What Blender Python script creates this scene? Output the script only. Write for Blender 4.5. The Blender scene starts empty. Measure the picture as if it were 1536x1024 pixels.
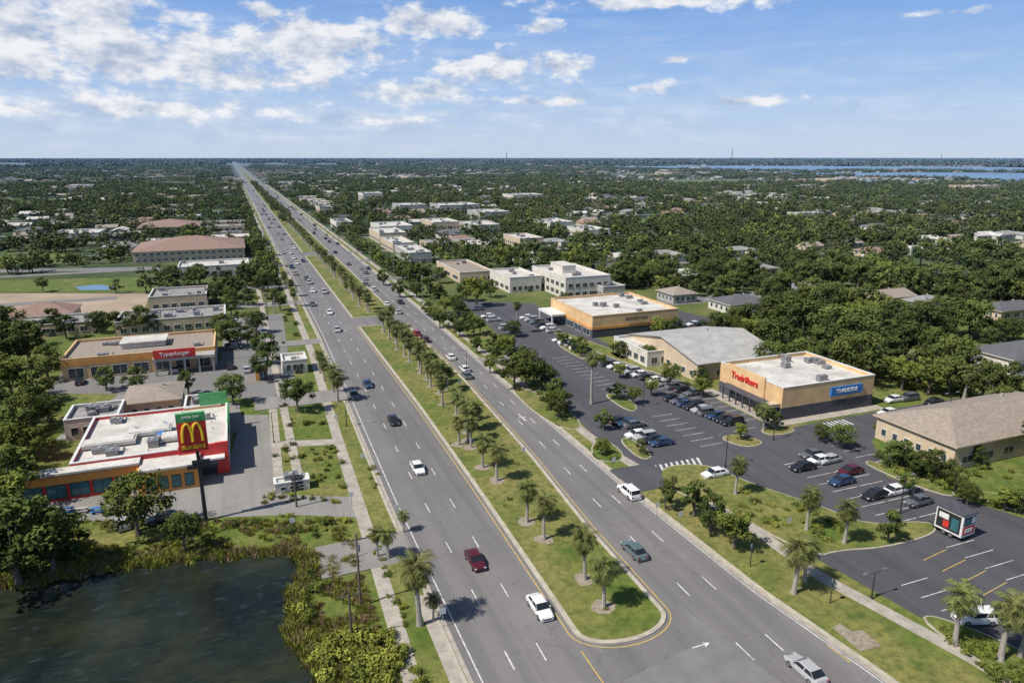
import bpy, math, random
from mathutils import Vector, Matrix, noise
R = random.Random(7)
sc = bpy.context.scene
# ------------------------------------------------------------------ image-to-ground frame
H = 52.0; FP = 1050.0
PT = math.atan(276/1050.0); YW = math.radians(21.3)
cp, sp, cy, sy = math.cos(PT), math.sin(PT), math.cos(YW), math.sin(YW)
def g(u, v):  # u, v are image pixels, cast from the camera onto the ground
    """image pixel coordinates -> metres on the ground plane"""
    a = (u-768)/FP; b = (512-v)/FP
    t = H/(sp-b*cp); r = a*t; G = (cp+b*sp)*t
    return (r*cy+G*sy, -r*sy+G*cy)
def P(X, Y, Z=0.0):
    r = X*cy-Y*sy; G = X*sy+Y*cy; dz = Z-H
    D = G*cp-dz*sp; U = G*sp+dz*cp
    return 768+FP*r/D, 512-FP*U/D
def solve(fn, target, hi=200.0):
    lo = 0.0; s = 1 if fn(hi) > fn(0) else -1
    for _ in range(50):
        m = (lo+hi)/2
        if (fn(m)-target)*s < 0: lo = m
        else: hi = m
    return lo
# ------------------------------------------------------------------ materials
def newmat(name):
    m = bpy.data.materials.new(name); m.use_nodes = True
    nt = m.node_tree; b = nt.nodes['Principled BSDF']
    return m, nt, b
def N(nt, t, **kw):
    n = nt.nodes.new(t)
    for k, v in kw.items(): setattr(n, k, v)
    return n
def mathn(nt, op, a, b=None, c=None, clamp=False):
    n = N(nt, 'ShaderNodeMath', operation=op); n.use_clamp = clamp
    for i, x in enumerate((a, b, c)):
        if x is None: continue
        if isinstance(x, (int, float)): n.inputs[i].default_value = x
        else: nt.links.new(x, n.inputs[i])
    return n.outputs[0]
def mix(nt, f, a, b, blend='MIX'):
    n = N(nt, 'ShaderNodeMix', data_type='RGBA', blend_type=blend)
    for i, x in ((0, f), (6, a), (7, b)):
        if isinstance(x, (int, float)): n.inputs[i].default_value = x
        elif isinstance(x, tuple): n.inputs[i].default_value = (*x, 1) if len(x) == 3 else x
        else: nt.links.new(x, n.inputs[i])
    return n.outputs[2]
def ramp(nt, fac, a, b):
    n = N(nt, 'ShaderNodeMapRange'); n.clamp = True
    nt.links.new(fac, n.inputs[0]); n.inputs[1].default_value = a; n.inputs[2].default_value = b
    return n.outputs[0]
def noi(nt, vec, scale, detail=4, rough=.55, stretch=None):
    if stretch:
        mp = N(nt, 'ShaderNodeVectorMath', operation='MULTIPLY'); nt.links.new(vec, mp.inputs[0]); mp.inputs[1].default_value = stretch
        vec = mp.outputs[0]
    n = N(nt, 'ShaderNodeTexNoise'); nt.links.new(vec, n.inputs['Vector'])
    n.inputs['Scale'].default_value = scale; n.inputs['Detail'].default_value = detail; n.inputs['Roughness'].default_value = rough
    return n.outputs[0]
def pos(nt): return N(nt, 'ShaderNodeNewGeometry').outputs['Position']
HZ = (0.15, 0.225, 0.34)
def painted_haze(nt, col, L=5600.0, hz=HZ):  # aerial haze painted into the surface colour by distance from the origin
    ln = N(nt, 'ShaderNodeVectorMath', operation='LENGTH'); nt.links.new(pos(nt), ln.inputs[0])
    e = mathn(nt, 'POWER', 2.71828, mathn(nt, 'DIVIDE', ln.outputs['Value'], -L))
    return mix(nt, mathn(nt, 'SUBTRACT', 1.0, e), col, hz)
def bump(nt, b, h, s, d=.05):
    n = N(nt, 'ShaderNodeBump'); n.inputs['Strength'].default_value = s; n.inputs['Distance'].default_value = d
    nt.links.new(h, n.inputs['Height']); nt.links.new(n.outputs[0], b.inputs['Normal'])
def mk(name, c1, c2=None, scale=.5, rough=.85, detail=3, stretch=None, bmp=0.0, metal=0.0, lo=.35, hi=.65, spec=None, grime=None):
    m, nt, b = newmat(name)
    if c2 is None: c2 = tuple(x*.78 for x in c1)
    f = noi(nt, pos(nt), scale, detail, .6, stretch)
    c = mix(nt, ramp(nt, f, lo, hi), c1, c2)
    if grime:
        g2 = noi(nt, pos(nt), 1.3, 5, .75)
        c = mix(nt, mathn(nt, 'MULTIPLY', ramp(nt, g2, .50, .72), .7), c, grime)
    nt.links.new(painted_haze(nt, c), b.inputs['Base Color'])
    b.inputs['Roughness'].default_value = rough; b.inputs['Metallic'].default_value = metal
    if spec is not None: b.inputs['Specular IOR Level'].default_value = spec
    if bmp: bump(nt, b, f, bmp)
    return m
def grassmat(name, dry=.5, far=False):
    m, nt, b = newmat(name); p = pos(nt)
    n1 = noi(nt, p, .055, 4, .65); n2 = noi(nt, p, .9, 4, .7); n4 = noi(nt, p, .22, 3, .6)
    c = mix(nt, ramp(nt, n4, .35, .65), (.100, .150, .026), (.175, .205, .045))
    c = mix(nt, mathn(nt, 'MULTIPLY', ramp(nt, n1, .56-.25*dry, .76-.2*dry), .7), c, (.29, .24, .09))
    c = mix(nt, mathn(nt, 'MULTIPLY', ramp(nt, n2, .42, .70), .7), c, (.045, .075, .018))
    if far:
        ln = N(nt, 'ShaderNodeVectorMath', operation='LENGTH'); nt.links.new(p, ln.inputs[0])
        fd = ramp(nt, ln.outputs['Value'], 170, 420)
        f1 = noi(nt, p, .012, 6, .7); f2 = noi(nt, p, .0016, 4, .7, (1, 1, 1))
        fc = mix(nt, ramp(nt, f1, .42, .62), (.028, .050, .018), (.11, .14, .045))
        fc = mix(nt, mathn(nt, 'MULTIPLY', ramp(nt, f2, .56, .68), .5), fc, (.22, .21, .15))
        c = mix(nt, fd, c, fc)
    nt.links.new(painted_haze(nt, c), b.inputs['Base Color'])
    b.inputs['Roughness'].default_value = .95; b.inputs['Specular IOR Level'].default_value = .1
    bump(nt, b, n2, .6, .25)
    return m
def asphaltmat(name, base, streak=.35, seal=False):
    m, nt, b = newmat(name); p = pos(nt)
    a = noi(nt, p, .35, 3, .6, (1, .03, 1)); w = noi(nt, p, .06, 4, .6); f = noi(nt, p, 7, 2, .7)
    d = tuple(x*.66 for x in base); l = tuple(x*1.2 for x in base)
    c = mix(nt, ramp(nt, w, .35, .65), base, l)
    c = mix(nt, mathn(nt, 'MULTIPLY', ramp(nt, a, .42, .66), streak*1.6, clamp=True), c, d)
    c = mix(nt, mathn(nt, 'MULTIPLY', ramp(nt, f, .45, .75), .25), c, d)
    v = N(nt, 'ShaderNodeTexVoronoi', feature='DISTANCE_TO_EDGE'); v.inputs['Scale'].default_value = .11
    wv = N(nt, 'ShaderNodeVectorMath', operation='ADD'); nt.links.new(p, wv.inputs[0])
    nn = N(nt, 'ShaderNodeTexNoise'); nt.links.new(p, nn.inputs['Vector']); nn.inputs['Scale'].default_value = .5
    sc_ = N(nt, 'ShaderNodeVectorMath', operation='SCALE'); nt.links.new(nn.outputs[1], sc_.inputs[0]); sc_.inputs['Scale'].default_value = 4
    nt.links.new(sc_.outputs[0], wv.inputs[1]); nt.links.new(wv.outputs[0], v.inputs['Vector'])
    c = mix(nt, mathn(nt, 'MULTIPLY', mathn(nt, 'LESS_THAN', v.outputs['Distance'], .008), .25), c, tuple(x*.45 for x in base))
    nt.links.new(painted_haze(nt, c), b.inputs['Base Color']); b.inputs['Roughness'].default_value = .85
    b.inputs['Specular IOR Level'].default_value = .3
    return m
def leafmat(name, dark, light, hue2):
    m, nt, b = newmat(name); nt.nodes.remove(b)
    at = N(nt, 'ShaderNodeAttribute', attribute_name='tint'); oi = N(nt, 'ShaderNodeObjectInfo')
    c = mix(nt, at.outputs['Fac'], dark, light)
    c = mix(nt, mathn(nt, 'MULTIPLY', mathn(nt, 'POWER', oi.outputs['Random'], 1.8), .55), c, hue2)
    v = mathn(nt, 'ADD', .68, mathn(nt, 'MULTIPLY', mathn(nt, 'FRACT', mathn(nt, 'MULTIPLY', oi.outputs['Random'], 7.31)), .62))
    cc = N(nt, 'ShaderNodeVectorMath', operation='SCALE'); nt.links.new(c, cc.inputs[0]); nt.links.new(v, cc.inputs['Scale'])
    d = N(nt, 'ShaderNodeBsdfDiffuse'); nt.links.new(painted_haze(nt, cc.outputs[0]), d.inputs['Color'])
    nt.links.new(d.outputs[0], nt.nodes['Material Output'].inputs['Surface'])
    return m
MG = grassmat('grass_ground', .5, True); MGR = grassmat('grass_verge', .75); MGL = grassmat('grass_lawn', .1)
MROAD = asphaltmat('asphalt_road', (.185, .176, .175)); MLOT = asphaltmat('asphalt_lot', (.082, .081, .090), .35)
MLOT2 = asphaltmat('asphalt_old', (.25, .24, .225), .25); MSTR = asphaltmat('asphalt_street', (.19, .185, .18), .1)
MCON = mk('concrete', (.46, .42, .36), (.33, .295, .25), .6, grime=(.24, .21, .17)); MKERB = mk('kerb_concrete', (.52, .47, .38), (.38, .34, .27), .8)
MWL = mk('white_marking', (.75, .75, .73), (.40, .40, .39), 1.2); MYL = mk('yellow_marking', (.62, .42, .08), (.42, .32, .12), 1.2)
MMULCH = mk('mulch', (.36, .31, .24), (.22, .18, .13), 2); MDIRT = mk('bare_field', (.42, .33, .24), (.30, .23, .16), .05)
MTR = mk('bark', (.18, .15, .12), (.10, .08, .06), 3); MPT = mk('palm_trunk_bark', (.42, .39, .35), (.24, .21, .18), 4, stretch=(1, 1, 4))
ML1 = leafmat('foliage_oak', (.022, .040, .011), (.120, .158, .038), (.11, .12, .025))
ML2 = leafmat('foliage_bright', (.045, .07, .012), (.22, .255, .052), (.16, .18, .035))
MLW = leafmat('foliage_willow', (.08, .10, .016), (.33, .34, .065), (.22, .24, .05))
MLP = leafmat('foliage_palm', (.042, .058, .016), (.19, .215, .07), (.14, .13, .045))
MDRY = mk('dry_fronds', (.28, .20, .11), (.18, .12, .07), 3)
MWHR = mk('roof_white', (.70, .68, .64), (.48, .46, .42), .22, grime=(.36, .34, .30)); MGRR = mk('roof_grey', (.34, .33, .325), (.23, .225, .22), .4, grime=(.19, .18, .17))
MDKR = mk('shingle_dark', (.14, .14, .15), (.09, .09, .095), 1.5); MTNR = mk('shingle_tan', (.36, .30, .245), (.26, .215, .175), 1.5)
MBRR = mk('shingle_brown', (.33, .21, .16), (.23, .15, .115), 1)
MYW = mk('stucco_yellow', (.76, .51, .26), (.62, .41, .21), .5); MTW = mk('stucco_tan', (.64, .51, .36), (.52, .41, .29), .5)
MWW = mk('stucco_white', (.70, .665, .59), (.56, .53, .46), .5); MGW = mk('stucco_grey', (.44, .42, .385), (.36, .345, .32), .5)
MOW = mk('fascia_orange', (.75, .35, .09), (.62, .28, .07), .5); MRW = mk('paint_red', (.70, .04, .03), (.58, .035, .03), .8, .5)
MDW = mk('dark_block', (.085, .085, .10), (.055, .055, .065), 1); MBL = mk('sign_blue', (.04, .22, .62), None, 1, .5)
MYS = mk('sign_yellow', (.9, .60, .03), (.85, .55, .02), 1, .5); MGS = mk('sign_green', (.10, .42, .14), None, 1, .5)
MMET = mk('grey_metal', (.35, .35, .36), (.25, .25, .26), 2, .45, metal=.5); MBK = mk('black_metal', (.025, .025, .028), None, 2, .5)
MWP = mk('white_paint', (.78, .78, .76), (.68, .68, .66), 1, .5); MWOOD = mk('pole_wood', (.15, .12, .095), (.09, .07, .055), 3)
MGLS = mk('window_glass', (.03, .045, .055), (.05, .07, .08), .5, .08); MTEAL = mk('window_teal', (.03, .12, .14), (.05, .17, .19), .5, .1)
def carpaint():
    m, nt, b = newmat('car_paint'); oi = N(nt, 'ShaderNodeObjectInfo'); nt.links.new(oi.outputs['Color'], b.inputs['Base Color'])
    b.inputs['Roughness'].default_value = .3; b.inputs['Coat Weight'].default_value = .6; b.inputs['Coat Roughness'].default_value = .08
    return m
MCAR = carpaint(); MTIRE = mk('tyre', (.02, .02, .02), None, 3, .8); MRIM = mk('wheel_rim', (.45, .45, .46), None, 3, .3, metal=.7)
MCG = mk('car_glass', (.02, .025, .03), None, 3, .05); MTL = mk('tail_light', (.45, .02, .015), None, 3, .25); MHL = mk('head_light', (.7, .7, .7), None, 3, .15)
def pondmat():
    m, nt, b = newmat('pond_water'); p = pos(nt)
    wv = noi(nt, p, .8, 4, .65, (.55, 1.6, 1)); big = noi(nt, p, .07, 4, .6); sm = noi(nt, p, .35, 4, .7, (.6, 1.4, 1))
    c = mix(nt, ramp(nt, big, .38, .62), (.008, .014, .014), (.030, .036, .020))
    c = mix(nt, mathn(nt, 'MULTIPLY', ramp(nt, wv, .54, .72), .45), c, (.055, .07, .08))  # ripple sheen painted into the base colour as lighter streaks
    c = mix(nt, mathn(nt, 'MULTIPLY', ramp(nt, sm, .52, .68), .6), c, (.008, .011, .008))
    nt.links.new(c, b.inputs['Base Color']); b.inputs['Roughness'].default_value = .03; b.inputs['IOR'].default_value = 1.33
    bump(nt, b, mathn(nt, 'ADD', wv, mathn(nt, 'MULTIPLY', sm, .6)), .6, .10); return m
def watermat(name, c1, c2, sc1, st, rough, dist):
    m, nt, b = newmat(name); p = pos(nt)
    a = noi(nt, p, sc1, 4, .62, (.7, 1.7, 1)); a2 = noi(nt, p, sc1*.1, 3, .5)
    nt.links.new(mix(nt, ramp(nt, a2, .35, .65), c1, c2), b.inputs['Base Color'])
    b.inputs['Roughness'].default_value = rough; b.inputs['IOR'].default_value = 1.33
    bump(nt, b, mathn(nt, 'ADD', a, mathn(nt, 'MULTIPLY', a2, .8)), st, dist); return m
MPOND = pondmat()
MBAY = watermat('bay_water', (.14, .24, .40), (.19, .30, .46), .05, .2, .5, .1)
# ------------------------------------------------------------------ mesh helper
class M:
    def __init__(s): s.v = []; s.f = []; s.m = []; s.t = []
    def poly(s, pts, mi=0, t=0.0):
        n = len(s.v); s.v += [tuple(p) for p in pts]; s.f.append(tuple(range(n, n+len(pts)))); s.m.append(mi); s.t.append(t)
    def box(s, x0, y0, z0, x1, y1, z1, mi=0, bottom=True):
        if x0 > x1: x0, x1 = x1, x0
        if y0 > y1: y0, y1 = y1, y0
        n = len(s.v)
        s.v += [(x0, y0, z0), (x1, y0, z0), (x1, y1, z0), (x0, y1, z0), (x0, y0, z1), (x1, y0, z1), (x1, y1, z1), (x0, y1, z1)]
        fs = [(4, 5, 6, 7), (0, 1, 5, 4), (1, 2, 6, 5), (2, 3, 7, 6), (3, 0, 4, 7)] + ([(3, 2, 1, 0)] if bottom else [])
        for f in fs: s.f.append(tuple(n+i for i in f)); s.m.append(mi); s.t.append(0)
    def cyl(s, p0, p1, r0, r1, n=8, mi=0, cap=True):
        p0 = Vector(p0); p1 = Vector(p1); d = (p1-p0).normalized()
        a = d.orthogonal().normalized(); b = d.cross(a); k = len(s.v)
        for p, r in ((p0, r0), (p1, r1)):
            for i in range(n):
                t = 2*math.pi*i/n; s.v.append(tuple(p+a*math.cos(t)*r+b*math.sin(t)*r))
        for i in range(n):
            j = (i+1) % n; s.f.append((k+i, k+j, k+n+j, k+n+i)); s.m.append(mi); s.t.append(0)
        if cap:
            s.f.append(tuple(k+n+i for i in range(n))); s.m.append(mi); s.t.append(0)
            s.f.append(tuple(k+n-1-i for i in range(n))); s.m.append(mi); s.t.append(0)
    def prism(s, pts, z0, z1, mt=0, ms=1):
        s.poly([(x, y, z1) for x, y in pts], mt)
        for i in range(len(pts)):
            a = pts[i]; b = pts[(i+1) % len(pts)]
            s.poly([(a[0], a[1], z0), (b[0], b[1], z0), (b[0], b[1], z1), (a[0], a[1], z1)], ms)
    def mesh(s, name, mats, tint=False, smooth=False):
        me = bpy.data.meshes.new(name); me.from_pydata(s.v, [], s.f)
        for m in mats: me.materials.append(m)
        me.polygons.foreach_set('material_index', s.m)
        if tint:
            a = me.attributes.new('tint', 'FLOAT', 'FACE'); a.data.foreach_set('value', s.t)
        if smooth: me.polygons.foreach_set('use_smooth', [True]*len(s.f))
        me.update(); return me
    def obj(s, name, mats, parent=None, loc=(0, 0, 0), **kw):
        if not s.v: return None
        return place(name, s.mesh(name, mats, **kw), loc, parent=parent)
def place(name, me, loc, rz=0, s=1, parent=None, col=None):
    o = bpy.data.objects.new(name, me); sc.collection.objects.link(o)
    o.location = loc; o.rotation_euler = (0, 0, rz)
    o.scale = s if isinstance(s, tuple) else (s, s, s)
    if parent: o.parent = parent
    if col: o.color = (*col, 1)
    return o
def empty(name, loc, rz=0):
    e = bpy.data.objects.new(name, None); sc.collection.objects.link(e); e.location = loc; e.rotation_euler = (0, 0, rz); return e
def text(body, size, loc, rot, mat, parent, ext=.06, name='lettering'):
    c = bpy.data.curves.new(name, 'FONT'); c.body = body; c.size = size; c.extrude = ext; c.align_x = 'CENTER'; c.align_y = 'CENTER'; c.offset = size*.02
    t = bpy.data.objects.new(name, c); sc.collection.objects.link(t)
    bpy.context.view_layer.update()
    me = bpy.data.meshes.new_from_object(t); bpy.data.objects.remove(t)
    me.materials.clear(); me.materials.append(mat)
    o = place(name, me, loc, parent=parent); o.rotation_euler = rot; return o
# ------------------------------------------------------------------ exclusions
EX = []; HSH = {}
def inpoly(x, y, p):
    c = False; j = len(p)-1
    for i in range(len(p)):
        if (p[i][1] > y) != (p[j][1] > y) and x < (p[j][0]-p[i][0])*(y-p[i][1])/(p[j][1]-p[i][1])+p[i][0]: c = not c
        j = i
    return c
def excl(p):
    xs = [q[0] for q in p]; ys = [q[1] for q in p]; EX.append((min(xs), max(xs), min(ys), max(ys), p))
def blocked(x, y, pad=0, corr=True):
    if corr and 4 < x < 68 and y > 0: return True
    for a, b, c, d, p in EX:
        if a-pad < x < b+pad and c-pad < y < d+pad:
            if pad and len(p) == 4: return True
            if inpoly(x, y, p): return True
    for dx in (-1, 0, 1):
        for dy in (-1, 0, 1):
            for hx, hy, hr in HSH.get((int(x//30)+dx, int(y//30)+dy), ()):
                if abs(x-hx) < hr and abs(y-hy) < hr: return True
    return False
def addh(x, y, r): HSH.setdefault((int(x//30), int(y//30)), []).append((x, y, r))
# ------------------------------------------------------------------ ground and flat sheets
gm = M(); S = 60000; gm.poly([(-S, -S, 0), (S, -S, 0), (S, S, 0), (-S, S, 0)])
gm.obj('ground', [MG])
def sheet(name, pix, z, mat, ex=True, world=False):
    p = pix if world else [g(*q) for q in pix]
    m = M(); m.poly([(x, y, z) for x, y in p])
    if ex: excl(p)
    return m.obj(name, [mat])
def lerp_tab(tab):
    def f(y):
        if y <= tab[0][0]: return tab[0][1]
        for (a, b), (c, d) in zip(tab, tab[1:]):
            if y <= c: return b+(d-b)*(y-a)/(c-a)
        return tab[-1][1]
    return f
E1 = lerp_tab([(50, 17.7), (100, 17.8), (141, 18.6), (211, 19.8), (500, 20)])
E2 = lerp_tab([(55, 31.0), (62, 31.3), (95, 32.2), (140, 33.0), (300, 33)])
E3 = lerp_tab([(55, 42.6), (60, 43), (82, 43.8), (107, 45.8), (154, 48.0), (228, 48.3)])
E4 = lerp_tab([(30, 59.2), (43.6, 58.2), (60, 56.4), (89, 55.7), (143, 56.3), (230, 58.2), (400, 59)])
SL = lerp_tab([(50, 12.2), (90, 13.4), (130, 14.3), (190, 16), (300, 16.4)])
SR = lerp_tab([(40, 69.5), (60, 65.4), (75, 65.8), (92, 61.5), (105, 59.6), (143, 59.6), (230, 61.5), (400, 62.5)])
def yr(a, b):
    o = [a]; y = a
    while y < b:
        y += 3 if y < 120 else (8 if y < 300 else (60 if y < 1200 else 600)); o.append(min(y, b))
    return o
def ribbon(name, fa, fb, y0, y1, z, mat, thick=0.0):
    m = M(); ys = yr(y0, y1)
    for a, b in zip(ys, ys[1:]):
        m.poly([(fa(a), a, z), (fb(a), a, z), (fb(b), b, z), (fa(b), b, z)])
        if thick:
            m.poly([(fa(a), a, z-thick), (fa(a), a, z), (fa(b), b, z), (fa(b), b, z-thick)])
            m.poly([(fb(a), a, z), (fb(a), a, z-thick), (fb(b), b, z-thick), (fb(b), b, z)])
    if thick:
        for y in (y0, ys[-1]): m.poly([(fa(y), y, z-thick), (fb(y), y, z-thick), (fb(y), y, z), (fa(y), y, z)])
    return m.obj(name, [mat])
off = lambda f, d: (lambda y: f(y)+d)
FAR = 9000
ribbon('road', E1, E4, -40, FAR, .03, MROAD)
ribbon('kerb', off(E1, -.45), E1, 20, 1500, .14, MKERB, .14)
ribbon('kerb', E4, off(E4, .5), 20, 1500, .14, MKERB, .14)
ribbon('gutter', off(E1, 0), off(E1, .6), 20, 900, .034, MCON)
ribbon('gutter', off(E4, -.7), off(E4, 0), 20, 900, .034, MCON)
ribbon('grass_verge', off(SL, .95), off(E1, -.45), 20, 1500, .10, MGR)
ribbon('sidewalk', off(SL, -.95), off(SL, .95), 20, 1500, .12, MCON, .12)
ribbon('grass_verge', off(E4, .5), off(SR, -1.0), 20, 1500, .10, MGR)
ribbon('sidewalk', off(SR, -1.0), off(SR, 1.0), 20, 1500, .12, MCON, .12)
ribbon('concrete_apron', off(E1, -1.7), off(E1, -.45), 30, 74, .115, MCON, .1)
ribbon('sidewalk', lambda y: 5.0, lambda y: 6.6, 112, 330, .11, MCON, .1)
sheet('road_patch', [(33, 52.5), (44, 54.5), (45.5, 61), (47, 50), (49, 38), (44, 25), (33, 25)], .0335, mk('concrete_patch', (.215, .21, .20), (.17, .165, .16), .3), world=True, ex=False)
def median(y0, y1, nose):
    L = []; Rr = []
    for y in yr(y0, y1): L.append((E2(y), y)); Rr.append((E3(y), y))
    near = []
    if nose:
        cx = (E2(y0)+E3(y0))/2; r = (E3(y0)-E2(y0))/2
        for i in range(1, 14):
            t = math.pi*i/14; near.append((cx+r*math.cos(t), y0-r*.62*math.sin(t)))
    pts = L[::-1]+near[::-1]+Rr
    m = M(); m.prism(pts, 0, .16, 0, 0); m.obj('median_kerb', [MKERB])
    def inn(d, z, nm, mat):
        L2 = [(E2(y)+d, y) for y in yr(y0+d*(0 if nose else 1), y1-d)]; R2 = [(E3(y)-d, y) for y in yr(y0+d*(0 if nose else 1), y1-d)]
        n2 = []
        if nose:
            for i in range(1, 14):
                t = math.pi*i/14; n2.append((cx+(r-d)*math.cos(t), y0-(r*.62-d)*math.sin(t)))
        mm = M(); mm.poly([(x, y, z) for x, y in L2[::-1]+n2[::-1]+R2]); mm.obj(nm, [mat])
    inn(.6, .19, 'median_grass', MGR)
    if nose:
        mm = M(); o1 = [(x, y) for x, y in pts]
        def offp(p, d):
            cx0 = (E2(p[1])+E3(p[1]))/2
            if p[1] >= y0: return (p[0]+(d if p[0] > cx0 else -d), p[1])
            vx, vy = p[0]-cx, (p[1]-y0); l = math.hypot(vx, vy); return (p[0]+vx/l*d, p[1]+vy/l*d)
        for a, b in zip(o1, o1[1:]):
            p0, p1, p2, p3 = offp(a, .5), offp(b, .5), offp(b, .66), offp(a, .66)
            mm.poly([(*p0, .038), (*p1, .038), (*p2, .038), (*p3, .038)])
        mm.obj('yellow_line', [MYL])
median(61, 219, True)
for a, b in ((232, 395), (410, 640), (655, 900), (915, 1500), (1520, 5000)): median(a, b, False)
mk_ = M(); my_ = M()
def seg(m, x0, y0, x1, y1, w, z=.038):
    d = Vector((x1-x0, y1-y0)); n = Vector((-d.y, d.x)).normalized()*w/2
    m.poly([(x0-n.x, y0-n.y, z), (x0+n.x, y0+n.y, z), (x1+n.x, y1+n.y, z), (x1-n.x, y1-n.y, z)])
yy = 34.0
while yy < 1300:
    for k in (1, 2):
        fx = lambda y: (E1(y)+1.5)+(E2(y)-.9-E1(y)-1.5)*k/3
        seg(mk_, fx(yy), yy, fx(yy+3), yy+3, .16)
        fx = lambda y: (E3(y)+.7)+(min(E4(y), 56+(y > 100)*9)-.7-E3(y)-.7)*k/3
        seg(mk_, fx(yy+4), yy+4, fx(yy+7), yy+7, .16)
    yy += 12
for a, b in zip(yr(20, 1500), yr(20, 1500)[1:]):
    seg(mk_, E1(a)+1.45, a, E1(b)+1.45, b, .16); seg(mk_, E4(a)-.95, a, E4(b)-.95, b, .14)
for a, b in zip(yr(25, 50), yr(25, 50)[1:]): seg(my_, 30.6, a, 30.6, b, .16)
seg(my_, 30.6, 50, 30.7, 58, .16)
for a in (36, 46): seg(my_, 56.6, a, 56.4, a+3, .16)
ax, ay = g(1050, 968)
seg(mk_, ax-1.0, ay, ax+.5, ay, .16); mk_.poly([(ax+.5, ay-.4, .038), (ax+1.3, ay, .038), (ax+.5, ay+.4, .038)])
ax, ay = g(783, 626); seg(mk_, ax-.8, ay, ax+.8, ay, .4); seg(mk_, ax, ay-2, ax, ay+2.2, .3, .041)
mk_.obj('lane_markings', [MWL]); my_.obj('lane_markings', [MYL])
# ------------------------------------------------------------------ lots
sheet('parking_lot', [(690, 450), (800, 455), (905, 512), (1080, 602), (1168, 645), (1315, 617), (1480, 590), (1640, 600), (1640, 640), (1480, 625), (1345, 626), (1308, 660), (1330, 715), (1425, 742), (1640, 810), (1640, 1060), (1380, 925), (1180, 812), (1080, 742), (965, 733), (900, 664), (845, 605), (790, 545), (740, 495)], .02, MLOT)
sheet('driveway', [(872, 664), (938, 728), (985, 738), (1000, 700), (940, 672), (905, 655)], .026, MLOT)
def driveway(y0, y1, xa, xb, mat=MLOT):
    m = M(); m.box(xa, y0, 0, xb, y1, .145, 0); m.obj('driveway', [mat])
driveway(88, 97, 55.75, 64, MLOT); driveway(222, 230, 57.5, 70); driveway(165, 171, 56.6, 70, MLOT2)
driveway(82, 90, 6, 18.2, MLOT2); driveway(150, 158, 0, 19, MLOT2); driveway(262, 270, -30, 20, MLOT2); driveway(202, 208, -8, 19.6, MLOT2)
for y in (300, 360, 395, 470, 540, 640, 760, 900): driveway(y, y+7, -20, 20, MSTR); driveway(y+3, y+10, 58, 100, MSTR)
sheet('restaurant_lot', [(-20, 800), (0, 755), (250, 700), (345, 690), (362, 622), (402, 622), (414, 700), (418, 742), (532, 745), (545, 776), (440, 772), (250, 778), (120, 782)], .02, MLOT2)
sheet('store_lot', [(70, 590), (92, 560), (325, 540), (430, 530), (445, 578), (400, 600), (300, 592)], .02, MSTR)
sheet('side_lot', [(340, 478), (424, 470), (432, 530), (330, 540)], .02, MSTR)
sheet('back_lot', [(80, 660), (180, 590), (360, 605), (362, 640), (340, 660)], .017, MLOT2)
sheet('courtyard_lawn', [(360, 600), (480, 600), (500, 662), (415, 664), (402, 622)], .03, MGL, ex=False)
sheet('path', [(402, 598), (414, 598), (428, 742), (412, 742)], .05, MCON, ex=False); sheet('path', [(410, 662), (512, 658), (514, 667), (412, 671)], .055, MCON, ex=False)
sheet('dirt_field', [(-60, 440), (225, 440), (218, 462), (180, 476), (-60, 482)], .02, MDIRT)
sheet('lawn', [(-30, 421), (215, 416), (225, 436), (-40, 438)], .03, MGL)
sheet('lawn', [(1010, 270), (1110, 269), (1120, 277), (1015, 278)], .3, MGL); sheet('lawn', [(1290, 462), (1400, 465), (1536, 500), (1536, 512), (1400, 488), (1300, 476)], .03, MGL)
for q in ([(1180, 395), (1290, 392), (1300, 399), (1190, 402)], [(1420, 400), (1536, 398), (1536, 406), (1430, 408)], [(0, 300), (90, 298), (90, 303), (0, 306)], [(930, 330), (1000, 328), (1010, 333), (935, 335)], [(0, 385), (110, 380), (120, 394), (0, 398)]): sheet('lawn', q, .06, MGL)
sheet('street', [(0, 404), (230, 400), (400, 408), (400, 413), (230, 405), (0, 409)], .04, MSTR)
sheet('street', [(1120, 505), (1260, 505), (1400, 535), (1640, 560), (1640, 575), (1400, 550), (1260, 517), (1130, 515)], .04, MSTR)
sheet('street', [(960, 452), (1150, 436), (1240, 436), (1240, 442), (1150, 446), (960, 462)], .04, MSTR)
sheet('shop_lot', [(925, 470), (1000, 462), (1080, 480), (1060, 500), (1010, 512)], .03, MLOT)
sheet('small_pond', [(112, 430), (150, 427), (175, 431), (160, 435), (120, 435)], .06, MBAY)
POND = [(-150, 1500), (-160, 900), (0, 884), (100, 866), (200, 850), (330, 834), (440, 830), (468, 842), (450, 880), (436, 925), (445, 968), (480, 1010), (520, 1100), (560, 1500)]
POND = [g(*q) for q in POND]
def smooth_poly(p, it=2):
    for _ in range(it):
        q = []
        for i in range(len(p)):
            a = p[i]; b = p[(i+1) % len(p)]
            q += [(a[0]*.75+b[0]*.25, a[1]*.75+b[1]*.25), (a[0]*.25+b[0]*.75, a[1]*.25+b[1]*.75)]
        p = q
    return p
pw = smooth_poly(POND, 3)
pw = [(x+noise.noise(Vector((x*.3, y*.3, 0)))*1.3, y+noise.noise(Vector((x*.3, y*.3, 5)))*1.3) for x, y in pw]
def grow(p, d):
    o = []
    for i in range(len(p)):
        a = Vector(p[i-1]); b = Vector(p[(i+1) % len(p)]); t = (b-a).normalized(); n = Vector((t.y, -t.x))
        o.append((p[i][0]+n.x*d, p[i][1]+n.y*d))
    return o
def area(p): return sum(p[i-1][0]*p[i][1]-p[i][0]*p[i-1][1] for i in range(len(p)))
sg = 1 if area(pw) > 0 else -1
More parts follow.
